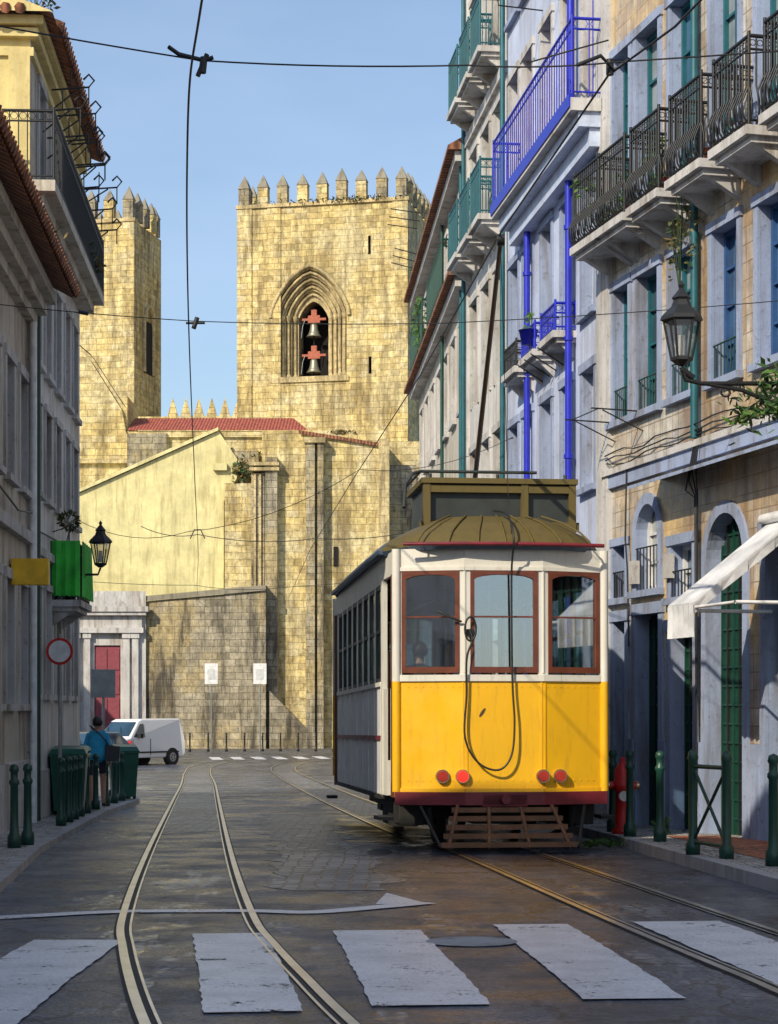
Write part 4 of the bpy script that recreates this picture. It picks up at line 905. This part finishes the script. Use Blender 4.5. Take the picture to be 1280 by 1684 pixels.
# ------------------------------------------------------------------ street lamps
def lantern(b,c,s=1.):
    x,y,z=c
    b.lathe([(r*s,h*s) for r,h in [(.095,.02),(.17,.39)]],c,LAMPG,6,False)
    for k in range(6):
        t=2*math.pi*k/6; b.cyl((x+.1*s*math.cos(t),y+.1*s*math.sin(t),z+.0*s),(x+.18*s*math.cos(t),y+.18*s*math.sin(t),z+.4*s),.012*s,IRON,5)
    b.lathe([(0,-.06*s),(.04*s,-.05*s),(.11*s,0),(.11*s,.03*s),(.09*s,.03*s)],c,IRON,6,False)
    b.lathe([(.18*s,.38*s),(.215*s,.40*s),(.2*s,.44*s),(.1*s,.54*s),(.08*s,.6*s),(.1*s,.62*s),(.05*s,.68*s),(.02*s,.72*s),(.035*s,.75*s),(0,.8*s)],c,IRON,6,False)
    b.cyl((x,y,z+.05*s),(x,y,z+.25*s),.035*s,WHT,8)
def scroll(b,c,r,ax,turns=1.5,s=1,m=IRON):
    pts=[]
    for k in range(20):
        t=k/19*turns*2*math.pi; q=r*(1-k/22); pts.append((c[0]+ax[0]*q*math.cos(t)*s,c[1]+ax[1]*q*math.cos(t)*s,c[2]+q*math.sin(t)))
    b.tube(pts,.012,m,4)
b=MB('street_lamp')
top=(2.76,18.35,4.68); lantern(b,top,.95)
xw=wallR(18.7); ax=((xw-2.8)/math.hypot(xw-2.8,.4),.4/math.hypot(xw-2.8,.4))
def al(t,z): return (2.76+(xw-2.76)*t,18.35+.42*t,z)
b.tube([(top[0],top[1],4.62),al(0.02,4.5),al(.1,4.47),al(.5,4.5),al(1,4.5)],.022,IRON,6); b.tube([al(.12,4.47),al(.3,4.42),al(.6,4.2),al(.85,3.95),al(1,3.7)],.02,IRON,6)
for t,z,r in ((.22,4.4,.08),(.4,4.4,.09),(.58,4.33,.12),(.8,4.22,.17)): scroll(b,al(t,z),r,ax); scroll(b,al(t+.07,z+.04),r*.6,ax,1.3,-1)
b.cyl(al(.0,4.6),al(.06,4.52),.03,IRON); b.box(xw-.04,xw+.02,18.7,18.85,3.6,4.7,IRON); b.build()
plant('climbing_plant',(3.75,18.5,4.4),(.5,.3,.3),480,None,LEAF,LEAFD,.055)
b=MB('street_lamp'); lantern(b,(-4.42,29.8,3.6),.85); f=lambda t,z:(-5.2+.78*t,29.9-.1*t,z)
b.tube([(-4.42,29.8,3.55),f(.95,3.45),f(.6,3.45),f(0,3.45)],.018,IRON,6); b.tube([f(0,3.0),f(.3,3.25),f(.7,3.42)],.016,IRON,5); scroll(b,f(.3,3.36),.08,(1,0)); scroll(b,f(.6,3.38),.06,(1,0)); scroll(b,f(.12,3.28),.1,(1,0))
b.box(-5.22,-5.16,29.85,29.95,2.9,3.6,IRON); b.tube([f(0,4.1),f(.4,4.2),f(.3,3.9),f(0,3.8)],.012,IRON,4); b.build()

# ------------------------------------------------------------------ street furniture
def bollard(x,y,z,h=.95,m=DGREEN):
    b=MB('bollard')
    b.lathe([(0,0),(.072,0),(.072,.12),(.05,.16),(.044,.3),(.042,h-.22),(.056,h-.2),(.056,h-.17),(.04,h-.15),(.04,h-.08),(.054,h-.06),(.044,h-.01),(0,h+.01)],(x,y,z),m,12); return b.build()
for x,y in ((-3.97,20.6),(-3.93,21.15)): bollard(x,y,G(y)+HL,.88)
for y in (25.8,26.9,27.8,28.8,30,31.6,33.2,34.6,36,37.2): bollard(lerp(KL,y)-.24,y,G(y)+HL,.9)
for x,y in ((2.94,21.1),(2.75,22.2),(2.68,23.3),(3.38,17.1),(2.4,25)): bollard(x,y,G(y)+HR,.98)
b=MB('barrier_rail'); z=G(18.5)+HR
for x,y in ((2.93,18.75),(3.15,18.15)): b.lathe([(0,0),(.07,0),(.07,.1),(.045,.14),(.042,.9),(.055,.93),(.042,.99),(0,1.02)],(x,y,z),DGREEN,10)
b.tube([(2.93,18.75,z+.85),(3.15,18.15,z+.85)],.022,DGREEN); b.tube([(2.93,18.75,z+.12),(3.15,18.15,z+.12)],.02,DGREEN); b.tube([(2.93,18.75,z+.12),(3.15,18.15,z+.85)],.016,DGREEN); b.tube([(2.93,18.75,z+.85),(3.15,18.15,z+.12)],.016,DGREEN); b.build()
for i in range(13):
    x=-11.5+i*.95; y=104-.12*abs(i-6)**1.3; bollard(x,y,-.9,1.0,IRON)
b=MB('fire_hydrant'); z=G(22.9)+HR
b.lathe([(0,0),(.13,0),(.13,.06),(.09,.08),(.085,.5),(.12,.52),(.12,.6),(.1,.64),(.1,.74),(.06,.82),(.03,.84),(.03,.9),(0,.9)],(2.74,22.8,z),RED,16)
for s in (-1,1): b.cyl((2.74,22.8,z+.57),(2.74+s*.16,22.8,z+.57),.045,RED,10); b.cyl((2.74+s*.16,22.8,z+.57),(2.74+s*.19,22.8,z+.57),.055,CHR,6)
b.cyl((2.74,22.8,z+.45),(2.74,22.65,z+.45),.06,WHT,12); b.build()
plant('kerb_weeds',(2.45,21.7,G(22)+.08),(.35,.3,.05),160,None,LEAF,LEAFD,.035); plant('kerb_weeds',(3.2,22.6,G(22)+HR+.1),(.12,.12,.15),60,None,LEAF,LEAFD,.04)
b=MB('prohibition_sign'); c=(-4.86,28.7,2.24); z0=G(28.7)+HL
b.cyl((c[0],c[1]+.04,z0),(c[0],c[1]+.04,2.5),.028,GREY,8)
b.cyl((c[0],c[1],c[2]),(c[0],c[1]-.01,c[2]),.2,RED,32); b.cyl((c[0],c[1]-.011,c[2]),(c[0],c[1]-.014,c[2]),.16,WHT,32); b.cyl((c[0],c[1]+.004,c[2]),(c[0],c[1]+.012,c[2]),.2,GREY,32); b.build()
b=MB('street_sign_back'); b.cyl((-5.36,36.5,-.35),(-5.36,36.5,2.1),.03,GREY,8); b.box(-5.59,-5.13,36.46,36.48,1.6,2.13,GREY); b.box(-5.59,-5.13,36.48,36.5,1.85,1.89,GREY); b.build(None,.005)
for x in (-9.5,-6.9):
    b=MB('information_sign'); b.cyl((x,104,-.9),(x,104,3.4),.04,GREY,8); b.box(x-.35,x+.35,103.94,103.97,2.7,3.8,WHT); b.box(x-.2,x+.2,103.925,103.94,2.95,3.5,PALE); b.build()
def bin_(x,y,z,rz):
    g=group('wheeled_bin',(x,y,z),rz); b=MB('bin_body')
    b.raw([(-.22,-.22,.06),(.22,-.22,.06),(.22,.25,.06),(-.22,.25,.06),(-.27,-.3,.9),(.27,-.3,.9),(.27,.3,.9),(-.27,.3,.9)],[(0,3,2,1),(0,1,5,4),(1,2,6,5),(2,3,7,6),(3,0,4,7),(4,5,6,7)],BUTIL)
    b.box(-.29,.29,-.32,.32,.88,.92,BUTIL); b.raw([(-.28,-.34,.92),(.28,-.34,.92),(.28,.34,.98),(-.28,.34,.98),(-.24,-.25,1.0),(.24,-.25,1.0),(.24,.3,1.04),(-.24,.3,1.04)],[(0,1,5,4),(1,2,6,5),(2,3,7,6),(3,0,4,7),(4,5,6,7)],BUTIL)
    for s in (-1,1): b.cyl((s*.2,.27,.09),(s*.25,.27,.09),.09,RUB,14)
    b.cyl((-.26,.38,.95),(.26,.38,.95),.018,BUTIL,8); b.build(g,.012)
bin_(-4.85,29.5,G(29.5)+HL,.1); bin_(-5.,30.5,G(30.5)+HL,0); bin_(-5.0,36.6,G(36.6)+HL,.2)

# ------------------------------------------------------------------ vehicles
import bmesh
def vehicle(name,loc,rz,prof,wdt,belt,paintm,wins,wheels,ws,L):
    g=group(name,loc,rz); b=MB('bodywork'); hw=wdt/2
    def Y(z): return hw-.0 if z<belt else hw-.16*(z-belt)/.9
    n=len(prof); A=[(x,-Y(z)+(.06 if z<.4 else 0),z) for x,z in prof]; C=[(x,Y(z)-(.06 if z<.4 else 0),z) for x,z in prof]
    b.raw(A,[tuple(range(n))],paintm); b.raw(C,[tuple(reversed(range(n)))],paintm)
    for i in range(n):
        j=(i+1)%n; b.raw([A[i],A[j],C[j],C[i]],[(0,3,2,1)],paintm)
    o=b.build(g,.05); 
    bm=bmesh.new(); bm.from_mesh(o.data); bmesh.ops.remove_doubles(bm,verts=bm.verts,dist=.001); bmesh.ops.recalc_face_normals(bm,faces=bm.faces); bm.to_mesh(o.data); bm.free()
    w=MB('glazing')
    for poly in wins:
        for s in (-1,1): w.face([(x,s*(Y(z)+.008),z) for x,z in poly],CGL)
    (xa,za),(xb,zb)=ws; dx,dz=xb-xa,zb-za; l=math.hypot(dx,dz); nx,nz=dz/l*.03,-dx/l*.03
    if nz<0: nx,nz=-nx,-nz
    w.face([(xa+nx,-Y(za)+.1,za+nz),(xa+nx,Y(za)-.1,za+nz),(xb+nx,Y(zb)-.07,zb+nz),(xb+nx,-Y(zb)+.07,zb+nz)],CGL)
    for k in (.35,-.35): w.tube([(xa+nx*1.6,k,za+nz*1.6),(xa+(xb-xa)*.6+nx*1.6,k-.3,za+(zb-za)*.6+nz*1.6)],.01,RUB,4)
    xf=max(p[0] for p in prof); xr=min(p[0] for p in prof)
    for s in (-1,1):
        w.box(xf-.14,xf+.012,s*(hw-.24)-.16,s*(hw-.24)+.16,.62,.8,GREY); w.box(xr-.01,xr+.05,s*(hw-.12)-.07,s*(hw-.12)+.07,.75,1.1,RED)
        w.box(ws[0][0]-.5,ws[0][0]-.35,min(s*(hw+.02),s*(hw+.2)),max(s*(hw+.02),s*(hw+.2)),belt+.02,belt+.2,RUB)
        w.box(ws[0][0]-1.15,ws[0][0]-1.13,min(s*(hw-.01),s*(hw+.003)),max(s*(hw-.01),s*(hw+.003)),.4,belt,RUB); w.box(ws[0][0]-.12,ws[0][0]-.1,min(s*(hw-.01),s*(hw+.003)),max(s*(hw-.01),s*(hw+.003)),.5,belt,RUB)
        w.box(xr+.4,xf-.5,min(s*(hw-.01),s*(hw+.012)),max(s*(hw-.01),s*(hw+.012)),.5,.56,RUB)
    w.box(xf-.05,xf+.02,-.4,.4,.35,.55,RUB); w.box(xf-.02,xf+.025,-.28,.28,.56,.66,WHT)
    w.build(g)
    t=MB('wheels')
    for x in wheels:
        for s in (-1,1):
            t.cyl((x,s*(hw-.19),.32),(x,s*(hw+.004),.32),.37,RUB,24); t.cyl((x,s*(hw-.17),.31),(x,s*(hw+.015),.31),.31,RUB,24); t.cyl((x,s*(hw+.014),.31),(x,s*(hw+.022),.31),.19,GREY,16)
            for k in range(5):
                a=k*2*math.pi/5; t.cyl((x+.11*math.cos(a),s*(hw+.02),.31+.11*math.sin(a)),(x+.11*math.cos(a),s*(hw+.026),.31+.11*math.sin(a)),.03,RUB,8)
    t.build(g); return g
vprof=[(-2.05,.3),(2.0,.3),(2.1,.42),(2.1,.7),(2.0,.92),(1.15,1.12),(.55,1.78),(.35,1.86),(-1.9,1.88),(-2.0,1.8),(-2.1,1.0),(-2.12,.45)]
vehicle('parked_van',(-10.35,79,G(79)),R(180+54),vprof,1.75,1.08,WCAR,[[(.28,1.14),(.95,1.14),(.5,1.66),(.28,1.68)]],(1.3,-1.35),((1.1,1.17),(.6,1.73)),4.2)
cprof=[(-1.9,.28),(1.85,.28),(1.95,.45),(1.92,.68),(1.8,.82),(1.0,.95),(.35,1.4),(.1,1.45),(-1.1,1.43),(-1.75,1.05),(-1.95,.95),(-2.,.5)]
vehicle('parked_car',(-10.9,70,G(70)),R(180+70),cprof,1.68,.92,BCAR,[[(-.02,.98),(.8,.98),(.3,1.33),(-.02,1.37)],[(-.1,.98),(-1.3,1.0),(-1.05,1.35),(-.1,1.37)]],(1.2,-1.25),((.95,.99),(.4,1.36)),3.9)

# ------------------------------------------------------------------ people
def person(name,loc,rz,H=1.6,shirt=SHIRT,legs=SKIN,shorts=SHORT,stride=.16,bag=True,arms='walk'):
    k=H/1.62; V=[];E=[];Rr=[]
    def add(p,r,par=None):
        V.append(Vector(p)*k); Rr.append(r*k if not hasattr(r,'__len__') else (r[0]*k,r[1]*k)); 
        if par is not None: E.append((par,len(V)-1))
        return len(V)-1
    pel=add((0,0,.9),(.15,.11)); sp=add((0,.0,1.06),(.12,.09),pel); ch=add((0,-.01,1.24),(.15,.1),sp); nb=add((0,0,1.345),(.07,.06),ch); nk=add((0,.01,1.4),.048,nb)
    h1=add((0,.02,1.455),(.065,.075),nk); h2=add((0,.015,1.53),(.078,.092),h1); h3=add((0,.005,1.6),(.05,.06),h2)
    for s in (-1,1):
        st=stride*s
        hp=add((s*.085,0,.84),.088,pel); kn=add((s*.09,st*.7+.02,.47),.056,hp); cf=add((s*.09,st*.9-.03,.33),.052,kn); an=add((s*.09,st*1.2-.03,.09+(.03 if s<0 else 0)),.034,cf)
        ft=add((s*.095,st*1.2+.04,.04),.036,an); add((s*.1,st*1.2+.13,.03),.026,ft)
        sh=add((s*.165,0,1.31),.055,ch); el=add((s*.225,-.05-s*.03,1.06),.04,sh)
        if arms=='walk': wr=add((s*.22,.06-s*.06,.86),.026,el); dn=Vector((0,.02,-1)); base=Vector((s*.22,.07-s*.06,.8))
        else: wr=add((s*.16,.2,1.12),.026,el); dn=Vector((-s*.2,1,0)).normalized(); base=Vector((s*.15,.27,1.12))
        pm=add(base,.03,wr)
        for q,ln in ((-1.5,.055),(-.5,.065),(.5,.06),(1.5,.048)):
            f1=add(base+dn*.035+Vector((0,q*.016,0)),.0095,pm); f2=add(base+dn*(.035+ln*.5)+Vector((0,q*.017,0)),.009,f1); add(base+dn*(.035+ln)+Vector((-s*.012,q*.017,0)),.008,f2)
        tb=add(base+Vector((0,.03,.01)),.0105,pm); add(base+Vector((-s*.01,.05,-.03)),.009,tb)
    me=D.meshes.new('figure'); me.from_pydata([tuple(v) for v in V],E,[]); o=D.objects.new('tmp',me); col.objects.link(o)
    m=o.modifiers.new('s','SKIN'); m.use_smooth_shade=True
    for i,r in enumerate(Rr):
        me.skin_vertices[0].data[i].radius=r if hasattr(r,'__len__') else (r,r)
        me.skin_vertices[0].data[i].use_root=(i==0)
    ss=o.modifiers.new('ss','SUBSURF'); ss.levels=1; ss.render_levels=1
    bpy.context.view_layer.update(); dg=bpy.context.evaluated_depsgraph_get(); nm=D.meshes.new_from_object(o.evaluated_get(dg)); D.objects.remove(o)
    for mm in (SKIN,shirt,shorts,legs,SHOE): nm.materials.append(mm)
    for p in nm.polygons:
        c=p.center/k; p.use_smooth=True
        if c.z>1.385: mi=0
        elif abs(c.x)>.185: mi=1 if c.z>1.0 else 0
        elif c.z>.86: mi=1
        elif c.z>.6: mi=2
        elif c.z>.085: mi=3
        else: mi=4
        if arms!='walk' and c.y>.17 and c.z>.9: mi=0
        p.material_index=mi
    g=group(name,loc,rz)
    fo=D.objects.new('body',nm); col.objects.link(fo); fo.parent=g
    b=MB('hair'); nr=10; vs=[]
    for i in range(nr+1):
        for j in range(20):
            t=2*math.pi*j/20; fr=math.sin(t); ph=math.pi*(.74 if fr<.2 else .42)*i/nr; rr=1+.05*math.sin(5*t+i)
            vs.append(((.092*math.sin(ph)*math.cos(t)*rr)*k,(.105*math.sin(ph)*fr*rr-.014)*k,(1.54+.1*math.cos(ph)*rr)*k))
    b.raw(vs,[(i*20+j,i*20+(j+1)%20,(i+1)*20+(j+1)%20,(i+1)*20+j) for i in range(nr) for j in range(20)],HAIR,True)
    b.build(g)
    b=MB('face'); 
    b.raw([(-.014*k,.1*k,1.49*k),(.014*k,.1*k,1.49*k),(0,.122*k,1.495*k),(0,.1*k,1.53*k)],[(0,1,2),(0,2,3),(1,3,2)],SKIN)
    for s in (-1,1): b.lathe([(0,-.008*k),(.01*k,0),(0,.008*k)],(s*.03*k,.098*k,1.53*k),WHT,8); b.lathe([(0,-.02*k),(.012*k,0),(0,.025*k)],(s*.082*k,.01*k,1.52*k),SKIN,8)
    b.box(-.022*k,.022*k,.092*k,.1*k,1.462*k,1.47*k,PINK); b.build(g)
    if bag:
        b=MB('shoulder_bag'); b.raw([(.13,-.14,.78),(.36,-.1,.78),(.38,-.08,1.02),(.14,-.12,1.05),(.13,-.05,.78),(.36,.0,.78),(.38,.0,1.02),(.14,-.03,1.05)],[(0,1,2,3),(4,7,6,5),(0,3,7,4),(1,5,6,2),(3,2,6,7),(0,4,5,1)],BAGM)
        b.tube([(.2,-.1,1.04),(.08,-.125,1.2),(-.08,-.1,1.34),(-.13,0,1.37),(-.05,.12,1.25),(.15,.1,1.1),(.25,.02,1.03)],.011,BAGM,5); b.build(g,.02)
        b=MB('blouse'); b.lathe([(.125,.36),(.15,.26),(.155,.1),(.165,.0),(.185,-.12),(.18,-.12)],(0,0,.92),shirt,20)
        b.v=[(x*1.02,y*.78,z) for x,y,z in b.v]; b.build(g)
    return g
person('woman_walking',(-4.84,32.3,G(32.3)+HL),.05,1.5)
p1=person('tram_passenger',(-.72,1.6,.74),0,1.6,DCLO,DCLO,DCLO,.02,False,'fwd'); p1.parent=tg
p2=person('tram_passenger',(.78,2.4,.6),0,1.6,NAVY,DCLO,DCLO,.02,False,'fwd'); p2.parent=tg

# ------------------------------------------------------------------ camera, light, sky
cd=D.cameras.new('camera'); cam=D.objects.new('camera',cd); col.objects.link(cam)
cam.location=(0,0,1.4); cam.rotation_euler=(R(90),0,0); cd.sensor_fit='HORIZONTAL'; cd.sensor_width=36; cd.lens=90; cd.shift_y=.2523; cd.clip_end=5000; cd.clip_start=.1
bpy.context.scene.camera=cam
S=Vector((-.5,-.68,.58)).normalized()
sd=D.lights.new('sun','SUN'); sd.energy=4.7; sd.angle=R(.5); sd.color=(1,.88,.68); so=D.objects.new('sun',sd); col.objects.link(so); so.rotation_euler=S.to_track_quat('Z','Y').to_euler()
wd=D.worlds.new('World'); bpy.context.scene.world=wd; wd.use_nodes=True; nt=wd.node_tree
sk=N(nt,'ShaderNodeTexSky',sky_type='NISHITA'); sk.sun_disc=False; sk.sun_elevation=math.asin(S.z); sk.sun_rotation=math.atan2(S.x,S.y)%(2*math.pi); sk.air_density=1.2; sk.dust_density=1.0; sk.ozone_density=3.5
tc=N(nt,'ShaderNodeTexCoord').outputs['Generated']
cf=ramp(nt,noise(nt,tc,2.2,5,.55,(1,1,3.)),[(.4,.08),(.7,.5)])
cc=mix(nt,cf,sk.outputs[0],(4.0,5.0,6.8))
nt.links.new(cc,nt.nodes['Background'].inputs[0]); nt.nodes['Background'].inputs[1].default_value=.15
vs_=bpy.context.scene.view_settings; vs_.view_transform='Standard'; vs_.look='None'; vs_.exposure=0
